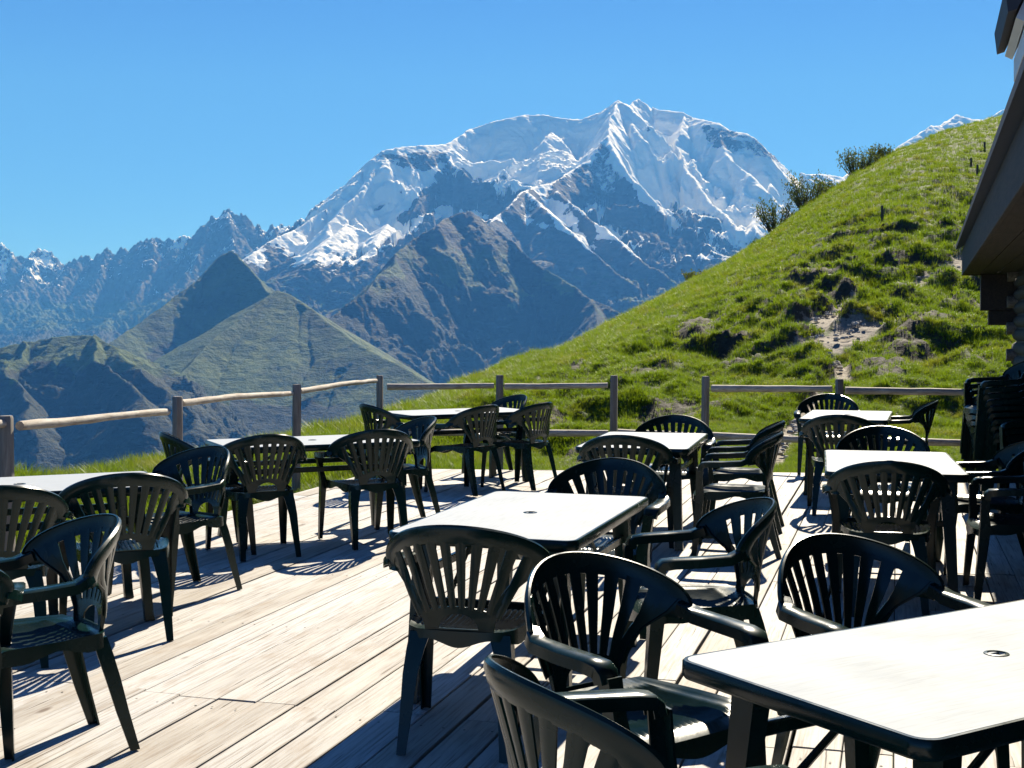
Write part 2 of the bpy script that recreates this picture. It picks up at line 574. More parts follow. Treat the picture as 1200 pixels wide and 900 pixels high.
ROCKZ = [
    [(440, 186), (450, 180), (520, 176), (526, 188), (505, 205), (470, 200)],
    [(520, 190), (545, 198), (575, 222), (592, 250), (570, 250), (520, 244), (470, 262), (480, 240)],
    [(709, 160), (724, 186), (750, 220), (790, 262), (840, 305), (760, 300), (700, 240), (640, 235), (645, 214), (690, 190)],
    [(810, 140), (860, 154), (895, 168), (918, 197), (900, 200), (868, 182), (830, 176)],
    [(616, 224), (650, 256), (700, 300), (740, 330), (760, 360), (690, 400), (600, 330), (560, 270), (592, 250)],
    [(668, 240), (720, 280), (760, 310), (800, 320), (800, 350), (760, 350), (700, 300)],
]
SNOWZ = [
    [(530, 165), (620, 132), (727, 117), (700, 160), (690, 188), (640, 212), (600, 225), (588, 180), (560, 170)],
    [(752, 122), (808, 134), (815, 160), (840, 178), (900, 205), (860, 220), (800, 180), (770, 150)],
    [(735, 160), (800, 190), (860, 210), (920, 210), (900, 270), (850, 260), (800, 240), (750, 205)],
    [(880, 225), (930, 215), (925, 260), (885, 285), (840, 262)],
    [(390, 235), (430, 240), (455, 262), (500, 250), (490, 268), (440, 300), (400, 320), (330, 300), (345, 275)],
    [(690, 255), (740, 285), (765, 310), (735, 300), (700, 275)],
    [(800, 285), (840, 300), (825, 315), (790, 300)],
    [(376, 262), (424, 208), (446, 196), (470, 212), (462, 232), (430, 246), (400, 268)],
    [(494, 208), (510, 200), (512, 214), (480, 240), (462, 256), (455, 250), (478, 228)],
    [(570, 258), (600, 250), (640, 258), (650, 268), (600, 268)],
    [(640, 248), (655, 252), (690, 275), (720, 300), (712, 304), (680, 284), (650, 268)],
    [(720, 262), (745, 270), (790, 300), (800, 312), (775, 306), (745, 290)],
    [(716, 178), (728, 188), (770, 234), (810, 276), (800, 280), (760, 240), (720, 200)],
    [(852, 262), (880, 275), (872, 290), (850, 280), (838, 268)],
    [(600, 290), (632, 306), (660, 330), (650, 332), (620, 312)],
    [(1040, 190), (1060, 165), (1121, 131), (1180, 128), (1180, 200)],
]


def snow_attr(P, nz, px, py, G):
    z = P[..., 2]
    n1 = fbm(P[..., 0] / 330, P[..., 1] / 330, 6, 0.6) - 0.5
    n2 = fbm(P[..., 0] / 1100, P[..., 1] / 1100, 4) - 0.5
    s = 0.93 + np.clip((z - 1150) / 1500.0, -0.35, 0.40) + np.clip((nz - 0.62) * 1.1, -0.45, 0.3) + (G - 0.55) * 0.6
    s += n1 * (0.55 + 1.3 * sstep(1800, 1000, z)) + n2 * 0.35
    s = np.clip(s, -0.1, 1.15)
    for pl in ROCKZ:
        s -= 0.66 * sstep(0.25, 0.8, poly_mask(px + n1 * 26, py + n2 * 22, pl, 9))
    for pl in SNOWZ:
        s += 0.55 * sstep(0.25, 0.8, poly_mask(px + n1 * 20, py + n2 * 16, pl, 9))
    s -= sstep(720, 330, z) * 1.0
    green = sstep(700, 200, z) * 0.9 * sstep(0.45, 0.7, nz)
    scree = sstep(1700, 900, z) * 0.6 * sstep(0.6, 0.8, nz)
    return dict(snow=s, green=green, scree=scree, forest=np.zeros_like(s))


relief("snow_mountain", 225, 1270, 620, np.concatenate([band(9400, 10500, 70), band(10510, 15900, 560), band(15950, 17500, 30)]),
       SNOW_RIDGES, -700, jag=17, gul=0.40, gsc=900, attr_fn=snow_attr, warp=34)

# --- the far needles on the left
NEEDLES = [
    ([(-90, 300, 17), (-40, 276, 17), (0, 284, 17), (12, 292, 17), (24, 300, 17.2), (34, 296, 17.2), (46, 290, 17.2), (60, 294, 17.2), (68, 302, 17.2), (75, 314, 17.1), (84, 305, 16.8), (95, 298, 16.7), (110, 298, 16.6), (124, 290, 16.6), (135, 291, 16.6), (147, 290, 16.5), (152, 299, 16.5), (160, 284, 16.4), (174, 279, 16.3), (181, 274, 16.3), (196, 280, 16.3), (210, 277, 16.2), (227, 276, 16.1), (236, 268, 16.0), (250, 253, 15.9), (258, 248, 15.9), (266, 242, 15.9), (275, 249, 15.9), (290, 251, 15.9), (298, 262, 15.9), (312, 264, 15.8), (326, 261, 15.8), (346, 268, 15.8), (400, 270, 15.8)], 0.95),
    ([(250, 253, 15.9), (240, 290, 15.2), (215, 325, 14.5), (190, 350, 13.9)], 0.9),
    ([(181, 274, 16.3), (178, 310, 15.5), (160, 345, 14.8), (130, 372, 14.2)], 0.9),
    ([(124, 290, 16.6), (118, 320, 15.9), (95, 350, 15.2), (60, 372, 14.6)], 0.9),
    ([(95, 298, 16.7), (70, 330, 15.9), (40, 355, 15.2), (10, 372, 14.6)], 0.85),
    ([(46, 290, 17.2), (30, 320, 16.5), (5, 350, 15.8), (-30, 372, 15.2)], 0.8),
    ([(266, 242, 15.9), (275, 290, 15.0), (265, 330, 14.2)], 0.9),
    ([(147, 290, 16.5), (150, 330, 15.7), (140, 360, 15.0)], 0.9),
    ([(326, 261, 15.8), (320, 300, 15.0)], 0.8),
    ([(-120, 372, 15.5), (-30, 372, 15.2), (60, 372, 14.6), (130, 372, 14.2), (190, 350, 13.9), (265, 330, 14.2)], 0.5),
    ([(60, 372, 14.6), (50, 388, 12.6), (30, 405, 10.5)], 0.3),
    ([(130, 372, 14.2), (120, 388, 12.4), (110, 410, 10.2)], 0.3),
    ([(-30, 372, 15.2), (-40, 392, 12.6), (-50, 415, 10.2)], 0.3),
]


def needle_attr(P, nz, px, py, G):
    z = P[..., 2]
    s = 0.40 + (nz - 0.6) * 0.9 + (G - 0.5) * 0.5 + (fbm(P[..., 0] / 300, P[..., 1] / 300, 5) - 0.5) * 1.0
    for pl in ([(-60, 300), (0, 290), (10, 330), (18, 370), (-60, 380)], [(36, 300), (62, 300), (74, 318), (55, 322), (40, 312)],
               [(30, 372), (60, 360), (110, 358), (150, 352), (180, 345), (150, 362), (70, 378)], [(160, 350), (185, 338), (190, 345), (170, 354)]):
        s += 0.5 * sstep(0.2, 0.9, poly_mask(px, py, pl, 8))
    s -= sstep(700, 200, z) * 0.8
    green = sstep(520, 150, z) * 0.95
    scree = sstep(1000, 500, z) * 0.7
    return dict(snow=s, green=green, scree=scree, forest=sstep(150, -150, z))


relief("needle_mountains", -130, 400, 360, np.concatenate([band(8500, 12480, 70), band(12500, 14000, 110), band(14010, 17400, 330), band(17450, 18500, 20)]),
       NEEDLES, -900, jag=75, gul=0.4, gsc=520, attr_fn=needle_attr, warp=35, spike=95)

# --- the dark mountain in the middle
DARK = [
    ([(545, 247, 8.6), (528, 252, 8.5), (510, 263, 8.3), (480, 286, 8.0), (450, 315, 7.6), (420, 345, 7.2), (395, 372, 6.9), (360, 400, 6.6)], 0.98),
    ([(545, 247, 8.6), (560, 255, 8.7), (575, 268, 8.7), (605, 288, 8.6), (645, 316, 8.3), (692, 350, 8.0), (745, 376, 7.8), (800, 410, 7.6)], 0.95),
    ([(692, 350, 8.0), (700, 385, 7.4), (720, 420, 7.0)], 0.85),
]


def dark_attr(P, nz, px, py, G):
    z = P[..., 2]
    n = fbm(P[..., 0] / 240, P[..., 1] / 240, 5)
    s = -0.2 + np.zeros_like(z)
    for pl in ([(520, 252), (545, 248), (575, 270), (560, 275), (530, 268)],):
        s += 0.55 * poly_mask(px, py, pl, 10)
    green = 0.42 + sstep(640, 150, z) * 0.65 + (n - 0.5) * 0.9
    return dict(snow=s, green=green, scree=0.12 + (G - 0.5) * 0.7, forest=np.clip(0.42 + sstep(450, -150, z) * 0.6 + (n - 0.5) * 1.2, 0, 1))


relief("dark_mountain", 340, 860, 360, np.concatenate([band(5200, 9000, 420), band(9020, 9800, 20)]), DARK, -1000, jag=16, gul=0.30, gsc=900, attr_fn=dark_attr, warp=40)

# --- the green mountains and hills on the left
GREEN = [
    ([(322, 340, 6.2), (335, 343, 6.2), (360, 360, 6.1), (410, 396, 5.8), (460, 424, 5.5), (510, 452, 5.2), (560, 485, 5.0)], 0.62),
    ([(322, 340, 6.2), (305, 352, 6.1), (288, 366, 6.0), (250, 400, 5.7), (214, 436, 5.4), (178, 472, 5.1), (140, 510, 4.8)], 0.95),
]
PYRA = [
    ([(268, 293, 7.8), (278, 298, 7.75), (292, 312, 7.6), (312, 336, 7.4), (342, 362, 7.2), (400, 400, 7.0)], 0.95),
    ([(268, 293, 7.8), (258, 300, 7.75), (236, 326, 7.6), (200, 351, 7.4), (160, 381, 7.1), (140, 394, 6.9), (100, 420, 6.6)], 0.92),
]
LOW = [
    ([(-140, 440, 5.2), (-60, 422, 5.2), (0, 406, 5.2), (30, 398, 5.2), (62, 391, 5.2), (90, 389, 5.2), (112, 391, 5.1), (140, 403, 5.0), (168, 424, 4.8), (200, 456, 4.6), (230, 490, 4.4)], (0.40, 0.95, 230.0)),
    ([(112, 391, 5.1), (132, 432, 4.65), (160, 470, 4.3)], 0.85),
    ([(30, 398, 5.2), (20, 440, 4.7), (30, 490, 4.3)], 0.95),
]


def green_attr(lo, hi, bare):
    def fn(P, nz, px, py, G):
        z = P[..., 2]
        n = fbm(P[..., 0] / 200, P[..., 1] / 200, 5)
        return dict(snow=np.full_like(z, -1.0), green=1.0 - bare * (n - 0.1) * sstep(0.8, 0.55, nz), scree=0.5 + (n - 0.5),
                    forest=sstep(hi, lo, z + (n - 0.5) * 260) * 0.95)
    return fn


relief("pyramid_mountain", 80, 430, 260, np.concatenate([band(5600, 8000, 260), band(8020, 8600, 20)]), PYRA, -800, jag=9, gul=0.20, gsc=800, attr_fn=green_attr(-260, 60, 0.4), warp=18)
relief("green_mountain", 110, 600, 330, np.concatenate([band(3900, 6400, 300), band(6420, 7000, 16)]), GREEN, -900, jag=3, gul=0.05, gsc=900, attr_fn=green_attr(-420, -180, 0.1), warp=14)
relief("valley_hills", -160, 300, 300, np.concatenate([band(3300, 5400, 300), band(5420, 6000, 16)]), LOW, -900, jag=8, gul=0.40, gsc=620, attr_fn=green_attr(-260, -30, 0.12), warp=45)

# ------------------------------------------------------------------ near ground
_K = [-400, 0, 80, 150, 250, 370, 450, 500, 540, 600, 660, 700, 740, 800, 850, 900, 930, 960, 1000, 1050, 1100, 1170, 1300, 1600]
_Y = [8.2, 11.5, 13.5, 15.5, 17.5, 20, 24, 28, 34, 42, 48, 53, 57, 62, 66, 70, 72, 74, 77, 81, 86, 92, 100, 110]
_P = [622, 578, 571, 554, 540, 515, 492, 472, 449, 426, 409, 390, 368, 336, 309, 277, 254, 233, 206, 178, 158, 138, 90, -20]
_Y0K, _Y0 = [-400, 0, 200, 450, 600, 1200, 1600], [5.5, 8.8, 11.5, 15.4, 15.8, 14.8, 14.4]


PATHS = None


def ground_z(X, Y, detail=True):
    px = 600 + FPX * X / np.maximum(Y, 0.5)
    Yc = np.interp(px, _K, _Y)
    ec = (HOR - np.interp(px, _K, _P)) / FPX
    Y0 = np.minimum(np.interp(px, _Y0K, _Y0), Yc * 0.86)
    z0 = -0.24
    e0 = (z0 - CAM_H) / Y0
    t = np.clip((Y - Y0) / (Yc - Y0), 0, 1)
    e = e0 + (ec - e0) * (1 - (1 - t) ** 1.9)
    z = CAM_H + Y * e
    z = np.where(Y < Y0, z0, z)
    over = np.maximum(Y - Yc, 0)
    zc = CAM_H + Yc * ec
    k = np.interp(px, [0, 500, 800], [0.62, 0.60, 0.5])
    z = np.where(over > 0, zc + ec * over - k * over * over / (over + 5.0), z)
    if detail:
        up = sstep(0.0, 0.12, t) * np.where(over > 0, np.exp(-over / 25.0), 1.0)
        right = sstep(430, 620, px)
        rough = right * sstep(0.78, 0.40, t) * (0.55 + 1.1 * fbm(X / 7 + 3, Y / 9, 2)) + 0.14
        hum = (fbm(X / 1.3, Y / 1.7, 4, 0.55) - 0.5)
        wob_ = fbm(X / 5, Y / 5, 3) * 2.2
        ledge = ridged(X / 5.5 + 4, (z * 1.15 + wob_) * 0.9 + Y / 9.0, 3, 0.5) - 0.5
        if PATHS is not None:
            rough = rough * (1 - 0.8 * sstep(0.15, 0.6, path_val(X, Y)))
        z = z + up * rough * (hum * 0.72 + ledge * 0.44) * np.clip(Y / 26, 0.55, 1.4)
        z = z + up * 0.16 * (fbm(X / 6, Y / 9, 3) - 0.5) * np.clip(Y / 25, 0.3, 2.2)
        z = z + 0.05 * (fbm(X / 0.5, Y / 0.5, 3) - 0.5)
    return z


PATH_PX = [[(1150, 300), (1125, 311), (1085, 329), (1050, 338), (1020, 344), (1000, 352), (985, 366)],
           [(1012, 384), (990, 392), (972, 398), (955, 404), (940, 410)],
           [(985, 366), (970, 374), (955, 382), (948, 390)],
           [(940, 410), (962, 423), (980, 428), (990, 440), (960, 470), (930, 500), (910, 525), (905, 545)]]
PATH_W = [0.7, 1.25, 0.95, 0.4]


def ray_ground(px, py):
    a, b = lin(px, py)
    Ys = np.linspace(13, 110, 900)
    z = ground_z(a * Ys, Ys, False)
    hit = np.nonzero(z >= CAM_H + b * Ys)[0]
    Y = Ys[hit[0]] if len(hit) else Ys[-1]
    return np.array([a * Y, Y])


PATHS = [(np.array([ray_ground(*p) for p in pl]), w) for pl, w in zip(PATH_PX, PATH_W)]


def path_val(X, Y):
    v = np.zeros(np.shape(X))
    br = 0.35 + 1.3 * fbm(X / 1.3 + 7, Y / 2.0, 4)
    for pl, w in PATHS:
        for (x0, y0), (x1, y1) in zip(pl[:-1], pl[1:]):
            dx, dy = x1 - x0, y1 - y0
            t = np.clip(((X - x0) * dx + (Y - y0) * dy) / (dx * dx + dy * dy + 1e-9), 0, 1)
            # trails crossing the slope look narrow along the line of sight: widths are true metres
            d = np.hypot(X - x0 - t * dx, Y - y0 - t * dy)
            v = np.maximum(v, np.clip(1.0 - d / (w * br), 0, 1))
    return v


qs = (np.linspace(-420, 1620, 560) - 600) / FPX
Ys = np.concatenate([np.linspace(1.0, 12, 24), np.geomspace(12.2, 110, 420), np.geomspace(112, 420, 30)])
Qg, Yg = np.meshgrid(qs, Ys, indexing='ij')
Xg = Qg * Yg
PV = path_val(Xg, Yg)
Zg = ground_z(Xg, Yg) - 0.10 * sstep(0.2, 0.7, PV)
Pg = np.stack([Xg, Yg, Zg], -1)
nzg, _ = grid_nz(Pg)
soil = np.clip(sstep(0.86, 0.62, nzg) * 0.9 + sstep(0.55, 0.66, fbm(Xg / 2.2, Yg / 3.0, 4)) * 0.7 * sstep(62, 38, Yg), 0, 1)
me = grid_mesh("hillside_ground", Pg, dict(path=PV, soil=soil))
tag(link_mesh("hillside_ground", me, M['turf']), kind='structure')
mb = MB()
mb.add([(-9, -9, -0.42), (9, -9, -0.42), (9, 12, -0.42), (-4.2, 12, -0.42), (-9, 5, -0.7)], [(0, 1, 2, 3, 4)])
tag(mb.build("terrace_ground", M['turf']), kind='structure')

# ------------------------------------------------------------------ deck
DA = R(73.6)                                     # the way the boards run
DU = Vector((math.cos(DA), math.sin(DA), 0))
DV = Vector((math.sin(DA), -math.cos(DA), 0))


def uv(u, v, z=0.0):
    return DU * u + DV * v + Vector((0, 0, z))


deck = empty("deck", (0, 0, 0), DA)              # local x along the boards, local y = to the left
deck['kind'] = 'structure'
V0, V1, PW = -5.42, 1.37, 0.181
JOINTS = [-2.6, 1.1, 4.85, 8.7, 12.3, 99]


def far_u(v):
    return 13.5 + (v + 5.42) * 0.195


row, v = 0, V0
rd = random.Random(5)
while v < V1 - 0.05:
    w = PW - rd.choice([0.005, 0.006, 0.008, 0.010, 0.016])
    js = [j + (rd.uniform(-0.03, 0.03) if rd.random() < 0.7 else rd.choice([-1.2, 0.8, -0.6])) for j in JOINTS[1:-1]]
    us = [JOINTS[0]] + js + [far_u(v)]
    for a, b in zip(us[:-1], us[1:]):
        a += 0.003
        last = b == us[-1]
        b0, b1 = b - 0.003, (far_u(v + w) - 0.003 if last else b - 0.003)
        L = b - a
        h = rd.uniform(-0.0035, 0.0025)
        mid = (a + b) / 2
        m = MB()
        y0, y1 = -(v), -(v + w)
        n = max(2, int(L / 1.2))
        rings = []
        bow = rd.uniform(-0.002, 0.002)
        for k in range(n + 1):
            t = k / n
            xa, xb = a + (b0 - a) * t - mid, a + (b1 - a) * t - mid
            s = bow * math.sin(math.pi * t)
            yc = (y0 + y1) / 2
            g = [(xa, y0 - yc + s, -0.028), (xa, y0 - yc + s, -0.003), (xa, y0 - yc - 0.003 + s, 0), (xb, y1 - yc + 0.003 + s, 0), (xb, y1 - yc + s, -0.003), (xb, y1 - yc + s, -0.028)]
            rings.append(g)
        m.sweep(rings)
        o = m.build("plank", M['plank'], deck)
        o.location = (mid, (y0 + y1) / 2, h + rd.uniform(-0.001, 0.001))
        o.rotation_euler = (rd.uniform(-0.006, 0.006), 0, 0)
    v += PW
    row += 1
m = MB()                                         # screw heads over the joists
for k in range(12):
    xj = -2.27 + k * 1.4
    for r_ in range(row):
        for f_ in (0.22, 0.78):
            vv = V0 + PW * r_ + PW * f_ + rd.uniform(-.008, .008)
            xx = xj + rd.uniform(-.014, .014)
            if xx < far_u(vv) - 0.05:
                m.add([(xx + .0055 * math.cos(q), -vv + .0055 * math.sin(q), 0.0012) for q in (0, 1.05, 2.1, 3.14, 4.19, 5.24)], [(0, 1, 2, 3, 4, 5)])
tag(m.build("screw_heads", M['joist'], deck), kind='stuff')
m = MB()                                         # edge boards and joists
for k in range(12):
    x = -2.3 + k * 1.4
    m.box((x, -V1, -0.17), (x + 0.06, -V0 - 0.06, -0.045))
m.build("joist", M['joist'], deck)
a0, a1 = far_u(V0), far_u(V1)
m = MB()
m.add([(a0 + 0.004, -V0, -0.16), (a0 + 0.034, -V0, -0.16), (a1 + 0.034, -V1, -0.16), (a1 + 0.004, -V1, -0.16), (a0 + 0.004, -V0, -0.002), (a0 + 0.034, -V0, -0.002), (a1 + 0.034, -V1, -0.002), (a1 + 0.004, -V1, -0.002)],
      [(0, 3, 2, 1), (4, 5, 6, 7), (0, 1, 5, 4), (1, 2, 6, 5), (2, 3, 7, 6), (3, 0, 4, 7)])
m.build("edge_board", M['plank'], deck)
m = MB()
m.box((-2.6, -V0 + 0.003, -0.16), (a0, -V0 + 0.033, -0.004))
m.build("edge_board", M['plank'], deck)

# ------------------------------------------------------------------ chair
def back_pt(a, z):
    yb = -0.205 - 0.105 * max(0.0, (z - 0.43) / 0.41) ** 1.1
    return Vector((a, yb + 1.85 * a * a * min(1.0, max(0.15, (z - 0.40) / 0.25)), z))


def back_n(a, z):
    e = 0.004
    du = back_pt(a + e, z) - back_pt(a - e, z)
    dz = back_pt(a, z + e) - back_pt(a, z - e)
    return dz.cross(du).normalized()             # points to the rear


def ring_between(A, B, prof):
    """A, B: (a, z) pairs on the back surface; prof: (w 0..1, h) with h along the rear normal"""
    out = []
    for w, h in prof:
        a, z = A[0] + (B[0] - A[0]) * w, A[1] + (B[1] - A[1]) * w
        out.append(back_pt(a, z) + back_n(a, z) * h)
    return out


FC = 0.20                                        # height of the point the slats fan out from
RX, RZ, CZ = 0.328, 0.160, 0.680


def rim_out(th):
    return (RX * math.cos(th), CZ + RZ * math.sin(th))


def rim_in(th):
    return ((RX - 0.058) * math.cos(th), CZ - 0.012 + (RZ - 0.052) * math.sin(th))


def ray_rim(ang, r0=0.3):
    s, c = math.sin(ang), math.cos(ang)
    lo, hi = 0.2, 0.8
    for _ in range(40):
        r = (lo + hi) / 2
        a, z = r * s, FC + r * c
        rx, rz = RX - 0.054, RZ - 0.048
        inside = (a / rx) ** 2 + ((z - CZ + 0.012) / rz) ** 2 < 1 if z > CZ - 0.012 else abs(a) < rx
        if inside: lo = r
        else: hi = r
    return lo


def chair_meshes():
    out = []                                     # (name, mesh, parent index or None)
    # backrest: crest rim, side bars, base plate with the arched opening
    m = MB()
    prof = [(0, 0.006), (0, 0.0), (0.25, -0.004), (0.75, -0.004), (0.96, 0.002), (1.03, 0.012), (0.98, 0.018), (0.9, 0.010), (0.5, 0.005)]
    N = 40
    rings = []
    for i in range(N + 1):
        th = R(-16) + R(212) * i / N
        A, B = rim_in(th), rim_out(th)
        if th < 0 or th > math.pi:
            k = abs(math.sin(th))
            B = (B[0] * (1 - 0.12 * k), B[1])
        rings.append(ring_between(A, B, prof))
    m.sweep(rings)
    flat = [(0, 0.006), (0, 0.0), (1, 0.0), (1, 0.006)]
    lip = [(0, 0.006), (0, 0.0), (0.9, 0.0), (1, 0.004), (1, 0.016), (0.86, 0.016), (0.8, 0.006)]
    for s in (-1, 1):
        pts_o = [(0.128, 0.428), (0.138, 0.48), (0.168, 0.545), (0.222, 0.605), (0.278, 0.652), (0.308, 0.69)]
        pts_i = [(0.10, 0.428), (0.112, 0.48), (0.137, 0.545), (0.185, 0.612), (0.236, 0.665), (0.268, 0.707)]
        m.sweep([ring_between((s * i[0], i[1]), (s * o[0], o[1]), lip) for i, o in zip(pts_i, pts_o)])
    rings = []
    for i in range(25):
        t = i / 24
        th = math.pi * t
        inner = (0.074 * math.cos(th), 0.449 + 0.060 * math.sin(th))
        if t < 0.25:
            k = t / 0.25
            outer = (0.128 + 0.018 * k, 0.449 + 0.053 * k)
        elif t > 0.75:
            k = (1 - t) / 0.25
            outer = (-0.128 - 0.018 * k, 0.449 + 0.053 * k)
        else:
            k = (t - 0.25) / 0.5
            ang = R(25.7) * (1 - 2 * k)
            r = 0.336
            outer = (r * math.sin(ang), FC + r * math.cos(ang) - 0.0)
        rings.append(ring_between(inner, outer, flat))
    m.sweep(rings)
    m.sweep([ring_between((a, 0.418), (a, 0.4495), [(0, 0.0065), (0, -0.0005), (1, -0.0005), (1, 0.0065)]) for a in np.linspace(-0.127, 0.127, 13)])
    out.append(("backrest", m.mesh("backrest", 40), None))
    # slats
    for j in range(10):
        ang = R(-26.5) + R(53.0) * j / 9
        r1 = ray_rim(ang) + 0.012
        r0 = 0.328
        m = MB()
        rings = []
        for i in range(7):
            r = r0 + (r1 - r0) * i / 6
            hw = 0.0122 + 0.0078 * i / 6
            c = (r * math.sin(ang), FC + r * math.cos(ang))
            A = (c[0] - hw * math.cos(ang), c[1] + hw * math.sin(ang))
            B = (c[0] + hw * math.cos(ang), c[1] - hw * math.sin(ang))
            rings.append(ring_between(A, B, [(0, 0.0075), (0, 0.002), (0.3, -0.0015), (0.7, -0.0015), (1, 0.002), (1, 0.0075), (0.5, 0.0055)]))
        m.sweep(rings)
        out.append(("slat", m.mesh("slat", 40), 0))
    # seat
    m = MB()
    nu, nv = 45, 15
    top = {}

    def seat_xy(u, v):
        hw = 0.200 + 0.046 * math.sin(min(1, v * 1.3) * math.pi / 2)
        y1 = 0.300 - 0.05 * abs(u) ** 4
        y0 = -0.215 + 0.045 * abs(u) ** 3
        return u * hw, y0 + (y1 - y0) * v

    vs, fs = [], []
    for i in range(nu):
        for j in range(nv):
            u, v = -1 + 2 * i / (nu - 1), j / (nv - 1)
            x, y = seat_xy(u, v)
            z = 0.442 - 0.022 * (1 - u * u) * math.sin(math.pi * min(1, v * 1.05)) - 0.030 * max(0, (v - 0.80) / 0.2) ** 2
            z += 0.006 * max(0, (abs(u) - 0.82) / 0.18)
            if 0.1 < v < 0.93 and abs(u) < 0.9:
                z += 0.0028 * math.cos(2 * math.pi * u * 11)
            vs.append((x, y, z))
    nb = len(vs)
    vs += [(x * 0.985, y * 0.985, z - 0.007) for x, y, z in vs]
    for i in range(nu - 1):
        for j in range(nv - 1):
            a = i * nv + j
            fs.append((a, a + nv, a + nv + 1, a + 1))
            fs.append((nb + a, nb + a + 1, nb + a + nv + 1, nb + a + nv))
    edge = [i * nv for i in range(nu)] + [(nu - 1) * nv + j for j in range(1, nv)] + [i * nv + nv - 1 for i in range(nu - 2, -1, -1)] + [j for j in range(nv - 2, 0, -1)]
    o1 = len(vs)
    for e in edge:
        x, y, z = vs[e]
        k = 1.0 + 0.012
        dep = 0.046 - 0.014 * math.cos(6 * math.atan2(y, x))
        vs.append((x * k, y * k, z - dep))
    o2 = len(vs)
    for e in edge:
        x, y, z = vs[e]
        dep = 0.046 - 0.014 * math.cos(6 * math.atan2(y, x))
        vs.append((x * 0.985, y * 0.985, z - dep))
    L = len(edge)
    for k in range(L):
        l = (k + 1) % L
        fs.append((edge[k], o1 + k, o1 + l, edge[l]))
        fs.append((o1 + k, o2 + k, o2 + l, o1 + l))
        fs.append((o2 + k, nb + edge[k], nb + edge[l], o2 + l))
    m.add(vs, fs)
    out.append(("seat", m.mesh("seat", 50), None))
    # arms and legs
    for s in (-1, 1):
        m = MB()
        c0 = back_pt(0.310, 0.69)
        path = [(c0.x - 0.022, c0.y + 0.004, 0.690, 0.018), (c0.x - 0.004, c0.y + 0.035, 0.678, 0.026), (0.314, -0.03, 0.667, 0.032), (0.313, 0.08, 0.661, 0.035), (0.306, 0.185, 0.657, 0.036), (0.301, 0.230, 0.650, 0.036), (0.296, 0.250, 0.630, 0.034), (0.293, 0.256, 0.60, 0.031)]
        P = [Vector(p[:3]) for p in path]
        rings = []
        for i, p in enumerate(P):
            t = (P[min(i + 1, len(P) - 1)] - P[max(i - 1, 0)]).normalized()
            side = Vector((1, 0, 0)) - t * t.x
            side.normalize()
            up = side.cross(t).normalized()
            hw = path[i][3]
            d = 0.038
            pr = [(-1, -d), (-1, -0.005), (-0.8, 0.0), (0.8, 0.0), (1, -0.005), (1, -d), (0.84, -d), (0.84, -0.008), (-0.84, -0.008), (-0.84, -d)]
            rings.append([Vector((s * q.x, q.y, q.z)) for q in (p + side * hw * w + up * h for w, h in pr)])
        m.sweep(rings)
        out.append(("armrest", m.mesh("armrest", 40), None))
    for s in (-1, 1):
        m = MB()
        st = [(0.290, 0.254, 0.615, 0.032, 0.026), (0.272, 0.255, 0.50, 0.030, 0.028), (0.258, 0.250, 0.435, 0.038, 0.034), (0.260, 0.257, 0.36, 0.035, 0.032), (0.266, 0.274, 0.18, 0.029, 0.027), (0.272, 0.290, 0.0, 0.022, 0.020)]
        rings = []
        for x, y, z, wx, wy in st:
            wx, wy = wx * 0.78, wy * 0.85
            pr = [(-wx, wy), (wx, wy), (wx, -wy), (wx - 0.007, -wy), (wx - 0.007, wy - 0.007), (-wx, wy - 0.007)]
            rings.append([Vector((s * (x + a), y + b - 0.01, z)) for a, b in pr])
        m.sweep(rings)
        out.append(("leg", m.mesh("leg", 30), None))
    for s in (-1, 1):
        m = MB()
        st = [(0.150, -0.165, 0.43, 0.052, 0.030), (0.164, -0.180, 0.37, 0.045, 0.034), (0.178, -0.205, 0.28, 0.037, 0.032), (0.184, -0.240, 0.15, 0.030, 0.027), (0.192, -0.285, 0.0, 0.022, 0.021)]
        rings = []
        for x, y, z, wx, wy in st:
            wx, wy = wx * 0.76, wy * 0.85
            pr = [(-wx, -wy), (wx, -wy), (wx, wy), (wx - 0.007, wy), (wx - 0.007, -wy + 0.007), (-wx, -wy + 0.007)]
            rings.append([Vector((s * (x + a), y + b, z)) for a, b in pr])
        m.sweep(rings)
        out.append(("leg", m.mesh("leg", 30), None))
    return out


CHAIR = chair_meshes()
GROUP_CH = "dark green plastic armchairs on the terrace"


def chair(x, y, deg, label, group=GROUP_CH, z=0.0, tilt=0.0):
    """x, y: where the middle of the backrest's top is; deg: the way the chair faces"""
    rz = R(deg - 90)
    f = Vector((math.cos(R(deg)), math.sin(R(deg)), 0))
    root = empty("garden_chair", (x + f.x * 0.30, y + f.y * 0.30, z + 0.002), rz, label, "chair", group)
    root.rotation_euler = (tilt, 0, rz)
    objs = []
    for name, me, par in CHAIR:
        o = link_mesh(name, me, M['plastic'], root if par is None else objs[par])
        objs.append(o)
    return root


def crest(px, py, deg, label, **kw):
    x, y = at_height(px, py, 0.838)
    return chair(x, y, deg, label, **kw)


# middle table
crest(529, 618, 77, "chair at the near end of the middle table, back to the viewer")
chair(1.075, 5.37, 186, "chair on the right long side of the middle table, glossy teal back, facing left")
crest(722, 538, 253, "chair at the far end of the middle table, facing the viewer")
# foreground table
chair(0.165, 4.06, -53, "chair on the far side of the big front table, its seat in the sun")
chair(1.06, 4.44, -68, "chair on the far side of the big front table, half hidden by the tabletop")
chair(-0.035, 2.69, 22, "chair at the left end of the big front table, cut by the picture's bottom")
# second table from the middle, behind
crest(727, 511, 76, "chair, back to the viewer, in front of the table with two side chairs")
crest(793, 487, 256, "chair of which only a dark crest shows behind the table with two side chairs")
crest(919, 494, 166, "further of two left facing chairs beside the table behind the middle table")
crest(917, 507, 168, "nearer of two left facing chairs beside the table behind the middle table")
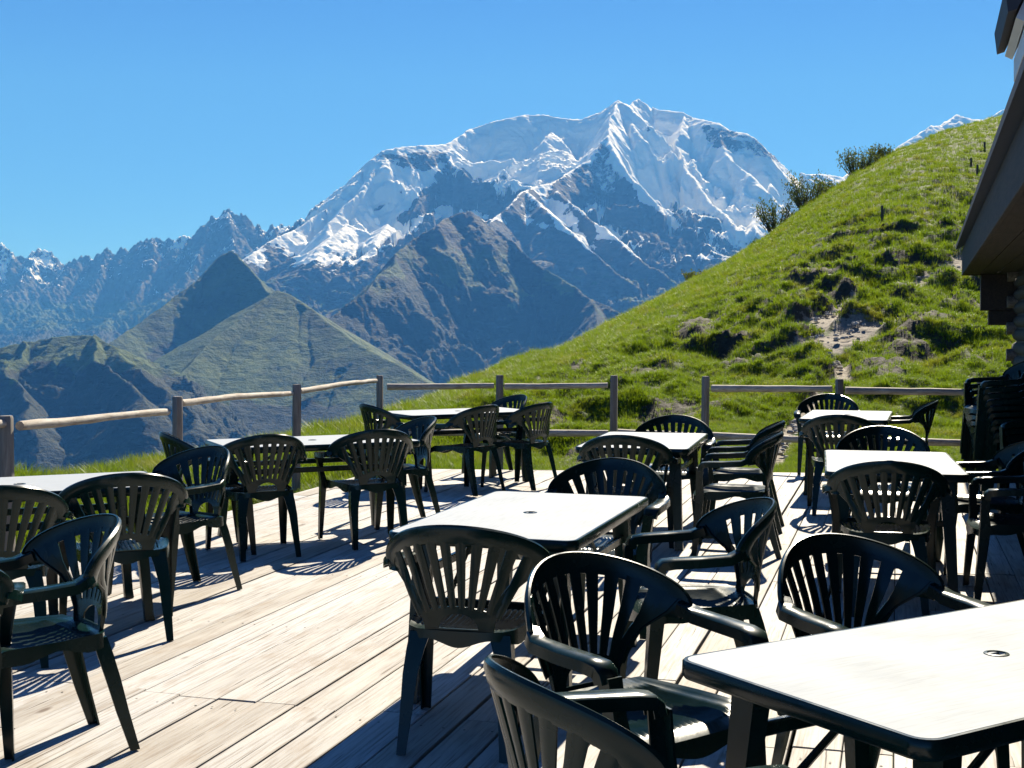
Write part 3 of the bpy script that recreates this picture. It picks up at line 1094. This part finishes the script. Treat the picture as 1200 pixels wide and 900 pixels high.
# right tables
crest(1043, 542, 77, "wide dark chair back in front of the white right hand table")
crest(1033, 500, 257, "chair at the far end of the right hand table, facing the viewer")
chair(3.36, 8.30, 167, "further chair at the right side of the right hand table, cut by the picture edge")
chair(3.24, 7.42, 167, "nearer chair at the right side of the right hand table, cut by the picture edge")
crest(983, 487, 73, "chair at the near end of the rear right table, back to the viewer")
crest(972, 462, 253, "chair at the far end of the rear right table, against the fence post")
crest(1099, 470, 163, "chair on the right of the rear right table, blue sheen on its back, facing left")
# left tables
crest(317, 510, 118, "left one of two chair backs in front of the long left table")
crest(447, 504, 115, "right one of two chair backs in front of the long left table")
crest(508, 489, 205, "small chair at the right end of the long left table, facing left")
crest(188, 507, 22, "chair at the left end of the long left table, seen edge on against the valley")
# far table in the corner
crest(425, 474, 32, "chair at the left end of the corner table beside the corner fence post")
crest(575, 475, 138, "left one of two chairs in front of the corner table")
crest(641, 472, 142, "right one of two chairs in front of the corner table, pale teal seat")
crest(612, 463, 214, "chair at the right end of the corner table, behind the other two")
# leftmost table
crest(150, 556, 113, "big chair back at the leftmost table, behind a left facing chair")
crest(-4, 571, 113, "chair back cut by the left picture edge at the leftmost table")
chair(-1.77, 7.84, 232, "chair at the right end of the leftmost table, facing left")
chair(-1.50, 4.90, 219, "nearest left hand chair, facing left, with its arm and legs in full view")
chair(-1.89, 3.98, 107, "chair in the lower left corner, only its crest end in the picture")

# chairs stacked against the chalet
def stack(x, y, deg, n, where):
    f = Vector((math.cos(R(deg)), math.sin(R(deg)), 0))
    nth = ["lowest", "second from the bottom", "third from the bottom", "fourth from the bottom", "fifth from the bottom", "sixth from the bottom", "seventh from the bottom", "eighth from the bottom", "ninth from the bottom", "tenth from the bottom"]
    for k in range(n):
        pos = "topmost chair" if k == n - 1 else nth[k] + " chair"
        chair(x + f.x * 0.012 * k + random.uniform(-.006, .006), y + f.y * 0.012 * k, deg + random.uniform(-1.5, 1.5), f"{pos} of {where}", group="stacked chairs by the chalet wall", z=0.052 * k)


stack(4.13, 10.9, 60, 5, "the lower stack left of the tall stack")
stack(4.56, 10.95, 172, 10, "the tall dark stack by the chalet")
stack(4.50, 10.1, 185, 4, "the short stack in front of the tall stack")

# ------------------------------------------------------------------ tables
TW, TL, TZ = 0.80, 1.44, 0.72


def rrect(w, l, r, n=6):
    pts = []
    for cx, cy, a0 in ((w / 2 - r, l / 2 - r, 0), (-w / 2 + r, l / 2 - r, 90), (-w / 2 + r, -l / 2 + r, 180), (w / 2 - r, -l / 2 + r, 270)):
        for k in range(n + 1):
            a = R(a0 + 90 * k / n)
            pts.append((cx + r * math.cos(a), cy + r * math.sin(a)))
    return pts


def table_meshes():
    out = []
    m = MB()
    rings = []
    for w, z in ((-0.010, 0.0), (-0.010, -0.004), (-0.0, -0.004), (0.0, -0.010), (0.0, -0.040), (-0.012, -0.046), (-0.03, -0.046), (-0.03, -0.02)):
        pass
    prof = [(-0.012, -0.0005), (-0.004, -0.0005), (0.0, -0.005), (0.001, -0.036), (-0.006, -0.046), (-0.022, -0.046), (-0.022, -0.018), (-0.012, -0.018)]
    base = rrect(TW, TL, 0.055)
    rings = []
    for i, (x, y) in enumerate(base):
        k = Vector((x - max(-TW / 2 + .055, min(TW / 2 - .055, x)), y - max(-TL / 2 + .055, min(TL / 2 - .055, y)), 0))
        k.normalize()
        rings.append([Vector((x + k.x * a, y + k.y * a, TZ + b)) for a, b in prof])
    m.sweep(rings, closed=True)
    out.append(("table_rim", m.mesh("table_rim", 40), 'plastic', None))
    # top panel with the parasol hole
    m = MB()
    pan = rrect(TW - 0.026, TL - 0.026, 0.043)
    pan = pan + []
    n = len(pan)
    hole = []
    for x, y in pan:
        a = math.atan2(y, x)
        hole.append((0.022 * math.cos(a), 0.022 * math.sin(a)))
    rings = []
    for i in range(n):
        (x, y), (hx, hy) = pan[i], hole[i]
        rings.append([Vector((hx, hy, TZ - 0.017)), Vector((hx, hy, TZ)), Vector((x, y, TZ)), Vector((x, y, TZ - 0.017))])
    m.sweep(rings, closed=True)
    out.append(("table_top", m.mesh("table_top"), 'top', None))
    m = MB()
    rings = []
    for k in range(20):
        a = 2 * math.pi * k / 20
        c, s = math.cos(a), math.sin(a)
        rings.append([Vector((c * r, s * r, TZ + z)) for r, z in ((0.0215, -0.03), (0.0215, 0.0015), (0.023, 0.003), (0.031, 0.002), (0.032, 0.0003), (0.0235, 0.0003), (0.0235, -0.03))])
    m.sweep(rings, closed=True)
    out.append(("parasol_hole", m.mesh("parasol_hole", 40), 'plastic', 1))
    m = MB()
    m.tube([(0, 0, TZ - 0.05), (0, 0, TZ - 0.03)], 0.0213, 16)
    out.append(("hole_plug", m.mesh("hole_plug"), 'dark', 1))
    for sx in (-1, 1):
        for sy in (-1, 1):
            m = MB()
            st = [(0.285, 0.555, TZ - 0.03, 0.042, 0.030), (0.300, 0.575, 0.45, 0.036, 0.027), (0.325, 0.605, 0.05, 0.027, 0.022), (0.328, 0.61, 0.0, 0.030, 0.024)]
            rings = []
            for x, y, z, wx, wy in st:
                pr = [(-wx, -wy), (-wx * .5, -wy - .004), (wx * .5, -wy - .004), (wx, -wy), (wx, wy), (-wx, wy)]
                rings.append([Vector((sx * (x + a), sy * (y + b), z)) for a, b in pr])
            m.sweep(rings)
            out.append(("leg", m.mesh("leg", 30), 'plastic', None))
    for sx in (-1, 1):                           # long rails between the legs
        m = MB()
        m.box((sx * 0.297 - 0.012, -0.56, 0.515), (sx * 0.297 + 0.012, 0.56, 0.553))
        out.append(("rail", m.mesh("rail", None, 0.004), 'plastic', None))
    for sy in (-1, 1):
        m = MB()
        m.box((-0.29, sy * 0.566 - 0.011, 0.40), (0.29, sy * 0.566 + 0.011, 0.435))
        out.append(("stretcher", m.mesh("stretcher", None, 0.004), 'plastic', None))
    for sx in (-1, 1):                           # folding struts
        m = MB()
        m.tube([(sx * 0.20, 0.52, 0.42), (sx * 0.20, 0.10, TZ - 0.02)], 0.011, 6)
        m.tube([(sx * 0.20, -0.52, 0.42), (sx * 0.20, -0.10, TZ - 0.02)], 0.011, 6)
        out.append(("folding_strut", m.mesh("folding_strut", 40), 'plastic', None))
    return out


TABLE = table_meshes()


def table(x, y, deg, label):
    root = empty("garden_table", (x, y, 0.002), R(deg - 90), label, "table", "green rimmed garden tables on the terrace")
    objs = []
    for name, me, mat, par in TABLE:
        objs.append(link_mesh(name, me, M[mat], root if par is None else objs[par]))
    return root


table(1.226, 3.273, 31.7, "big white topped table in the right foreground with its parasol hole in view")
table(0.082, 5.834, 72.5, "white topped table in the middle of the terrace, round hole in its centre")
table(2.366, 8.140, 76.7, "white topped table in the sun in front of the chair stacks on the right")
table(3.254, 12.63, 72.0, "white topped table at the rear right, below the fence with the path behind")
table(0.999, 9.744, 76.0, "white topped table behind the middle table, two chairs at its right side")
table(-1.488, 9.705, 25.7, "long white topped table on the left with two chair backs in front")
table(-0.55, 13.2, 31.0, "farthest table, in the deck corner beside the corner fence post")
table(-2.62, 6.92, 25.5, "leftmost table, cut by the picture edge, in front of the grass")

# ------------------------------------------------------------------ fence
fence = empty("fence", (-1.58, 15.6, -0.2), 0, "rustic pole and post fence along the edge of the wooden terrace", "fence")
FO = Vector(fence.location)
rf = random.Random(3)


def post(x, y, top, r=0.052):
    m = MB()
    n = 9
    rings = []
    ph = rf.uniform(0, 6)
    lx, ly = rf.uniform(-.015, .015), rf.uniform(-.015, .015)
    for z in (-0.5, 0.0, 0.4, 0.8, top - 0.015, top):
        k = 0.86 if z == top else 1.0
        t = z / max(top, .1)
        rings.append([Vector((x + lx * t + r * k * (1 + 0.10 * math.sin(3 * a + ph)) * math.cos(a), y + ly * t + r * k * (1 + 0.10 * math.sin(3 * a + ph)) * math.sin(a), z)) - FO for a in (2 * math.pi * i / n for i in range(n))])
    m.sweep(rings)
    return m.build("post", M['post'], fence, 45)


def rail(a, b, r=0.036, wob=0.007):
    a, b = Vector(a), Vector(b)
    m = MB()
    L = (b - a).length
    n = max(6, int(L / 0.22))
    ph = rf.uniform(0, 9)
    pts, rr = [], []
    d = b - a
    ref = Vector((0, 0, 1))
    side = d.cross(ref).normalized()
    rot = Matrix.Identity(3)
    rings = []
    for i in range(n + 1):
        t = i / n
        c = Vector((t * L, wob * 0.6 * math.sin(3.1 * t * L + ph), wob * math.sin(2.1 * t * L + ph * 2) + rf.uniform(-.003, .003)))
        q = r * (1.05 - 0.2 * t) * (1 + rf.uniform(-.06, .06))
        rings.append([c + Vector((0, q * math.cos(k) * 0.95, q * math.sin(k) * (1.0 if math.sin(k) > 0 else 0.8))) for k in (2 * math.pi * j / 9 for j in range(9))])
    m.sweep(rings)
    o = m.build("rail", M['rail'], fence, 50)
    o.location = a - FO
    o.rotation_euler = d.to_track_quat('X', 'Z').to_euler()
    return o


LEFT = [(-3.98, 4.9), (-3.20, 8.25), (-2.69, 10.45), (-2.17, 13.05), (-1.58, 15.6)]
for k, (x, y) in enumerate(LEFT):
    post(x, y, 1.0 + (0.01 if k == 2 else 0.0), 0.047 if k == 1 else 0.043)
FAR = [(-0.155, 15.75), (1.215, 15.62), (2.265, 15.3), (3.64, 14.45), (5.1, 14.2)]
for x, y in FAR:
    post(x, y, 1.0, 0.045)
rail((-3.98, 4.9, .93), (-3.2, 8.25, .945))
rail((-3.14, 8.3, .935), (-2.735, 10.33, .885), 0.034)
rail((-2.67, 10.52, .955), (-2.2, 12.98, .915), 0.032)
rail((-2.14, 13.14, .925), (-1.62, 15.5, .945), 0.033)
rail((-1.50, 15.66, .865), (-0.22, 15.80, .86), 0.042, 0.008)
rail((-0.09, 15.80, .862), (1.15, 15.68, .868), 0.042, 0.008)
rail((2.34, 15.26, .862), (3.57, 14.55, .88), 0.045, 0.006)
rail((3.71, 14.52, .872), (5.05, 14.26, .85), 0.045, 0.006)
for a, b in zip([LEFT[-1]] + FAR[:-1], FAR):
    rail((a[0] + .06, a[1] + .02, .30), (b[0] - .06, b[1] + .02, .30), 0.05, 0.006)

# ------------------------------------------------------------------ chalet
CY = 17.0
ex, ey = lin(1128, 323)[0] * CY, CY
HA = R(72.45)
chalet = empty("chalet", (ex, ey, 0), HA - R(90), "dark wooden chalet with overhanging eave at the right picture edge", "chalet")
EZ = CAM_H + lin(1128, 323)[1] * CY              # underside of the eave
CM = Matrix.Translation((ex, ey, 0)) @ Matrix.Rotation(HA - R(90), 4, 'Z')
CI = CM.inverted()


def on_plane(px, py, yl):
    """local (x, z) where a survey ray meets the chalet's cross plane y = yl"""
    o = CI @ Vector((0, 0, CAM_H))
    a, b = lin(px, py)
    d = CI.to_3x3() @ Vector((a, 1, b))
    t = (yl - o.y) / d.y
    return o.x + d.x * t, o.z + d.z * t


LY = -17.6                                       # chalet length towards the viewer
for k in range(5):                               # boards of the boxed eave
    x = 0.03 + k * 0.19
    m = MB()
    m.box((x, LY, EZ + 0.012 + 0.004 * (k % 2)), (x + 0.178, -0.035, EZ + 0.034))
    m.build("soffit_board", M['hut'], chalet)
m = MB()
m.box((-0.012, LY, EZ), (0.026, 0.0, EZ + 0.33))
m.build("fascia_board", M['hut'], chalet, None, 0.004)
m = MB()
m.box((0.03, -0.032, EZ), (2.6, 0.0, EZ + 0.34))
m.build("fascia_board", M['hut'], chalet, None, 0.004)
roof = None
m = MB()
m.add([(-0.09, LY, EZ + .335), (-0.09, .06, EZ + .335), (3.2, .06, EZ + 1.95), (3.2, LY, EZ + 1.95), (-0.09, LY, EZ + .39), (-0.09, .06, EZ + .39), (3.2, .06, EZ + 2.01), (3.2, LY, EZ + 2.01)],
      [(0, 3, 2, 1), (4, 5, 6, 7), (0, 1, 5, 4), (1, 2, 6, 5), (2, 3, 7, 6), (3, 0, 4, 7)])
roof = m.build("roof", M['tile'], chalet)
WX = on_plane(1184, 400, -0.3)[0]
lz = -0.25
k = 0
while lz < EZ - 0.05:
    h = min(0.165, EZ - lz + 0.0)
    m = MB()
    e = 0.10 * (k % 2)
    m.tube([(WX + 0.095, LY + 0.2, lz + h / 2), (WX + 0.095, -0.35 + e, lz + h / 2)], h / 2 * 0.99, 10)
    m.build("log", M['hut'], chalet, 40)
    if k % 2 == 0:
        m = MB()
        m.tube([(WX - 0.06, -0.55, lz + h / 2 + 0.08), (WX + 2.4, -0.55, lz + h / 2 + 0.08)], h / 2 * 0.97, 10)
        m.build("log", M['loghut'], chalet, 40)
    lz += h
    k += 1
m = MB()
m.box((WX + 0.06, LY + 0.2, -0.3), (WX + 0.10, -0.5, EZ))
m.build("wall", M['hut'], chalet)
xa, za = on_plane(1149, 330, -0.25)
xb, zb = on_plane(1158, 364, -0.25)
xc, zc = on_plane(1186, 381, -0.25)
m = MB()
m.box((xa, -0.42, zb), (WX + 0.3, -0.14, EZ - 0.003))
m.build("corbel_beam", M['hut'], chalet, None, 0.006)
m = MB()
m.box((xb, -0.40, zc), (WX + 0.3, -0.16, zb - 0.003))
m.build("corbel_beam", M['hut'], chalet, None, 0.006)
# dormer above the eave
YD = -5.0


def prism(pix, y0, y1, name, mat, par):
    pl = [on_plane(px, py, YD) for px, py in pix]
    m = MB()
    m.sweep([[Vector((x, y, z)) for x, z in pl] for y in (y0, y1)])
    return m.build(name, mat, par)


prism([(1166, 36), (1169, 61), (1178, 58), (1200, 14), (1240, -70), (1226, -84), (1184, 2)], YD + .12, YD - 1.6, "dormer_roof", M['tile'], chalet)
prism([(1178, 64), (1187, 68), (1201, 36), (1260, -100), (1250, -104), (1200, 17)], YD + .08, YD - 1.5, "dormer_fascia", M['paint'], chalet)
prism([(1188, 70), (1188, 96), (1260, 96), (1260, -90), (1203, 36)], YD, YD - 1.4, "dormer_wall", M['paint'], chalet)

# ------------------------------------------------------------------ things on the hillside
def pole(px, y0, y1, label):
    x, y = ray_ground(px, y1)
    h = (y1 - y0) / FPX * y
    m = MB()
    z = float(ground_z(np.array([x]), np.array([y]))[0])
    lean = random.uniform(-.05, .05)
    m.tube([(0, 0, -0.2), (lean * .5, 0, h * .5), (lean, 0, h), (lean, 0, h + .02)], [0.06, 0.055, 0.05, 0.03], 8)
    o = m.build("pasture_post", M['bark'], None, 40)
    o.location = (x, y, z)
    tag(o, label, "post", "pasture posts on the hillside")


pole(1034, 246, 264, "single dark pasture post standing in the middle of the grassy slope")
pole(1145, 196, 208, "dark pasture post nearest the chalet roof, below two others")
pole(1138, 186, 194, "middle pasture post of the short line near the chalet roof")
pole(1154, 168, 176, "uppermost pasture post near the skyline by the chalet roof")


def shrub(px, w, h, label, seed, dense=1.0):
    rs = random.Random(seed)
    Yc = float(np.interp(px, _K, _Y))
    a, _ = lin(px, 0)
    x, y = a * Yc, Yc
    z = float(ground_z(np.array([x]), np.array([y]))[0])
    sc = Yc / FPX
    W, Hh = w * sc, h * sc
    root = empty("alder_shrub", (x, y, z - 0.1), 0, label, "shrub", "shrubs on the skyline of the grassy slope")
    st, lf = MB(), MB()
    n = int(26 * dense)
    for i in range(n):
        an = rs.uniform(0, 6.28)
        rad = rs.uniform(0, 0.5) * W
        top = Vector((rs.uniform(-.55, .55) * W, rs.uniform(-.4, .4) * W, Hh * rs.uniform(0.55, 1.05)))
        b = Vector((top.x * 0.35, top.y * 0.35, 0))
        mid = (b + top) * 0.5 + Vector((top.x * .1, 0, 0.05 * Hh))
        st.tube([b, mid, top], [0.03, 0.02, 0.008], 5)
        for k in range(int(44 * dense)):
            t = rs.uniform(0.1, 1.05)
            p = b.lerp(mid, t * 2) if t < .5 else mid.lerp(top, t * 2 - 1)
            p = p + Vector((rs.gauss(0, .10), rs.gauss(0, .10), rs.gauss(0, .08))) * (W / 1.6)
            d1 = Vector((rs.uniform(-.8, .8), rs.uniform(-.8, .8), rs.uniform(0.2, 1.4))).normalized()
            d2 = d1.cross(Vector((rs.uniform(-1, 1), rs.uniform(-1, 1), rs.uniform(-1, 1)))).normalized()
            L, B = rs.uniform(.10, .18), rs.uniform(.022, .04)
            lf.add([p, p + d1 * L * .5 + d2 * B, p + d1 * L, p + d1 * L * .5 - d2 * B], [(0, 1, 2, 3)])
    st.build("stems", M['bark'], root, 40)
    me = bpy.data.meshes.new("foliage")
    me.from_pydata([tuple(p) for p in lf.v], [], lf.f)
    link_mesh("foliage", me, M['leaf'], root)


shrub(912, 44, 36, "spiky shrub lowest on the skyline of the slope", 1)
shrub(948, 46, 36, "dense shrub just above the lowest one on the skyline", 2, 1.2)
shrub(1006, 42, 30, "wide shrub on the skyline against the blue sky", 3, 1.2)
shrub(1034, 26, 18, "small shrub right of the wide shrub on the skyline", 4)
shrub(972, 24, 18, "low thin shrub in the gap of the skyline shrubs", 5, 0.7)
shrub(815, 26, 12, "low shrub on the lower skyline left of the snow field foot", 6, 0.7)

# ------------------------------------------------------------------ stones lying on the trail
m = MB()
rs = random.Random(21)
SEEDS = [[(1008, 386), (945, 408)], [(1000, 350), (952, 384)], [(1120, 314), (1060, 336)], [(965, 424), (985, 436)], [(945, 492), (908, 540)]]
for (ax, ay), (bx, by) in SEEDS:
    for k in range(26):
        t = rs.random()
        x, y = ray_ground(ax + (bx - ax) * t + rs.gauss(0, 5), ay + (by - ay) * t + rs.gauss(0, 3))
        z = float(ground_z(np.array([x]), np.array([y]))[0])
        r = rs.uniform(.03, .10)
        ring = []
        for zz, k2 in ((-.3, .8), (.15, 1.0), (.5, .55)):
            ring.append([Vector((x + r * k2 * rs.uniform(.75, 1.2) * math.cos(a_), y + r * k2 * rs.uniform(.75, 1.2) * math.sin(a_), z + zz * r)) for a_ in (0, 1.05, 2.1, 3.14, 4.19, 5.24)])
        m.sweep(ring)
tag(m.build("path_stones", M['stone'], None), kind='stuff')

# ------------------------------------------------------------------ grass
def tuft(seed, n, h, spread, bend, wid):
    rs = random.Random(seed)
    v, f = [], []
    for i in range(n):
        a = rs.uniform(0, 6.283)
        r = spread * math.sqrt(rs.random())
        b = Vector((r * math.cos(a), r * math.sin(a), -0.03))
        d = Vector((math.cos(a + rs.uniform(-.9, .9)), math.sin(a + rs.uniform(-.9, .9)), 0))
        L = h * rs.uniform(.45, 1.0)
        k = bend * rs.uniform(.3, 1.2)
        s = d.cross(Vector((0, 0, 1))) * wid * rs.uniform(.7, 1.2)
        p1 = b + Vector((0, 0, L * .55)) + d * k * L * .25
        p2 = b + Vector((0, 0, L * (1 - .25 * k))) + d * k * L * .8
        q = len(v)
        v += [b - s, b + s, p1 + s * .8, p1 - s * .8, p2]
        f += [(q, q + 1, q + 2, q + 3), (q + 3, q + 2, q + 4)]
    me = bpy.data.meshes.new("grass_tuft")
    me.from_pydata([tuple(p) for p in v], [], f)
    me.materials.append(M['grass'])
    return me


tufts = bpy.data.collections.new("grass_tufts")
for i, a in enumerate([(1, 26, .20, .12, .9, .006), (2, 22, .26, .10, .7, .006), (3, 30, .15, .16, 1.1, .008), (4, 16, .34, .07, .6, .005), (5, 28, .18, .14, .9, .009)]):
    tufts.objects.link(bpy.data.objects.new("grass_tuft", tuft(*a)))

N = 480000
px = RNG.uniform(-330, 1500, N)
tt = RNG.random(N)
Yc = np.interp(px, _K, _Y)
Y0 = np.interp(px, _Y0K, _Y0)
near = np.where(px < 450, 3.2, 13.6 - (px - 450) * 0.0)
Yn = np.where(px < 450, np.interp(px, [-330, 0, 200, 450], [4.0, 6.0, 9.0, 13.9]), np.interp(px, [450, 600, 900, 1200, 1500], [13.9, 14.4, 14.2, 14.5, 14.5]))
Yf = Yc + np.where(px < 500, 3.0, 2.0)
Y = 1 / (1 / Yn + (1 / Yf - 1 / Yn) * tt ** 1.25)
X = (px - 600) / FPX * Y
U = X * DU.x + Y * DU.y
V = X * DV.x + Y * DV.y
on_deck = (V > V0 - 0.06) & (U < 13.5 + (V + 5.42) * 0.195 + 0.10)
pv = path_val(X, Y)
clump = fbm(X / 0.9, Y / 1.1, 3)
keep = ~on_deck & (pv + (clump - .5) * .8 < 0.42) & (V < 1.9 + 30 * (U > 16.2))
dn = fbm(X / 2.2, Y / 3.0, 4)
keep &= RNG.random(N) > sstep(0.55, 0.66, dn) * 0.9 * (px > 520) * sstep(62, 38, Y)
X, Y, px, clump, Yc = X[keep], Y[keep], px[keep], clump[keep], Yc[keep]
Z = ground_z(X, Y) - 0.02
scl = (0.55 + 1.1 * np.clip(clump, 0, 1)) * RNG.uniform(.7, 1.25, len(X)) * np.clip(Y / 30, 0.62, 1.7)
scl *= np.where(px < 480, 1.15, np.where(px < 560, 0.80, 0.60))
me = bpy.data.meshes.new("grass")
me.vertices.add(len(X))
me.vertices.foreach_set('co', np.stack([X, Y, Z], -1).reshape(-1).astype(np.float32))
for k, val in (('scl', scl), ('rot', RNG.uniform(0, 6.283, len(X)))):
    at = me.attributes.new(k, 'FLOAT', 'POINT')
    at.data.foreach_set('value', val.astype(np.float32))
gobj = link_mesh("grass", me, M['grass'])
tag(gobj, kind='stuff')
ng = bpy.data.node_groups.new("grass_scatter", 'GeometryNodeTree')
ng.interface.new_socket("Geometry", in_out='INPUT', socket_type='NodeSocketGeometry')
ng.interface.new_socket("Geometry", in_out='OUTPUT', socket_type='NodeSocketGeometry')
gi, go = ng.nodes.new('NodeGroupInput'), ng.nodes.new('NodeGroupOutput')
iop = ng.nodes.new('GeometryNodeInstanceOnPoints')
ci = ng.nodes.new('GeometryNodeCollectionInfo')
ci.inputs['Collection'].default_value = tufts
ci.inputs['Separate Children'].default_value = True
ci.inputs['Reset Children'].default_value = True
iop.inputs['Pick Instance'].default_value = True
sa = ng.nodes.new('GeometryNodeInputNamedAttribute'); sa.data_type = 'FLOAT'; sa.inputs['Name'].default_value = 'scl'
ra = ng.nodes.new('GeometryNodeInputNamedAttribute'); ra.data_type = 'FLOAT'; ra.inputs['Name'].default_value = 'rot'
cx = ng.nodes.new('ShaderNodeCombineXYZ')
ng.links.new(ra.outputs['Attribute'], cx.inputs['Z'])
ng.links.new(gi.outputs[0], iop.inputs['Points'])
ng.links.new(ci.outputs[0], iop.inputs['Instance'])
ng.links.new(cx.outputs[0], iop.inputs['Rotation'])
ng.links.new(sa.outputs['Attribute'], iop.inputs['Scale'])
ng.links.new(iop.outputs[0], go.inputs[0])
gobj.modifiers.new("scatter", 'NODES').node_group = ng

# ------------------------------------------------------------------ haze
m = MB()
m.box((-9000, -300, -1500), (9000, 19500, 3700))
hz = m.build("haze", None)
hm = bpy.data.materials.new("haze_air")
hm.use_nodes = True
ht = hm.node_tree
ht.nodes.remove(ht.nodes["Principled BSDF"])
pvn = ht.nodes.new("ShaderNodeVolumePrincipled")
pvn.inputs['Color'].default_value = (0.10, 0.38, 1.0, 1)
pvn.inputs['Absorption Color'].default_value = (1, 1, 1, 1)
pvn.inputs['Density'].default_value = 4.6e-5
pvn.inputs['Anisotropy'].default_value = 0.0
ht.links.new(pvn.outputs[0], ht.nodes["Material Output"].inputs['Volume'])
hz.data.materials.append(hm)
tag(hz, kind='stuff')
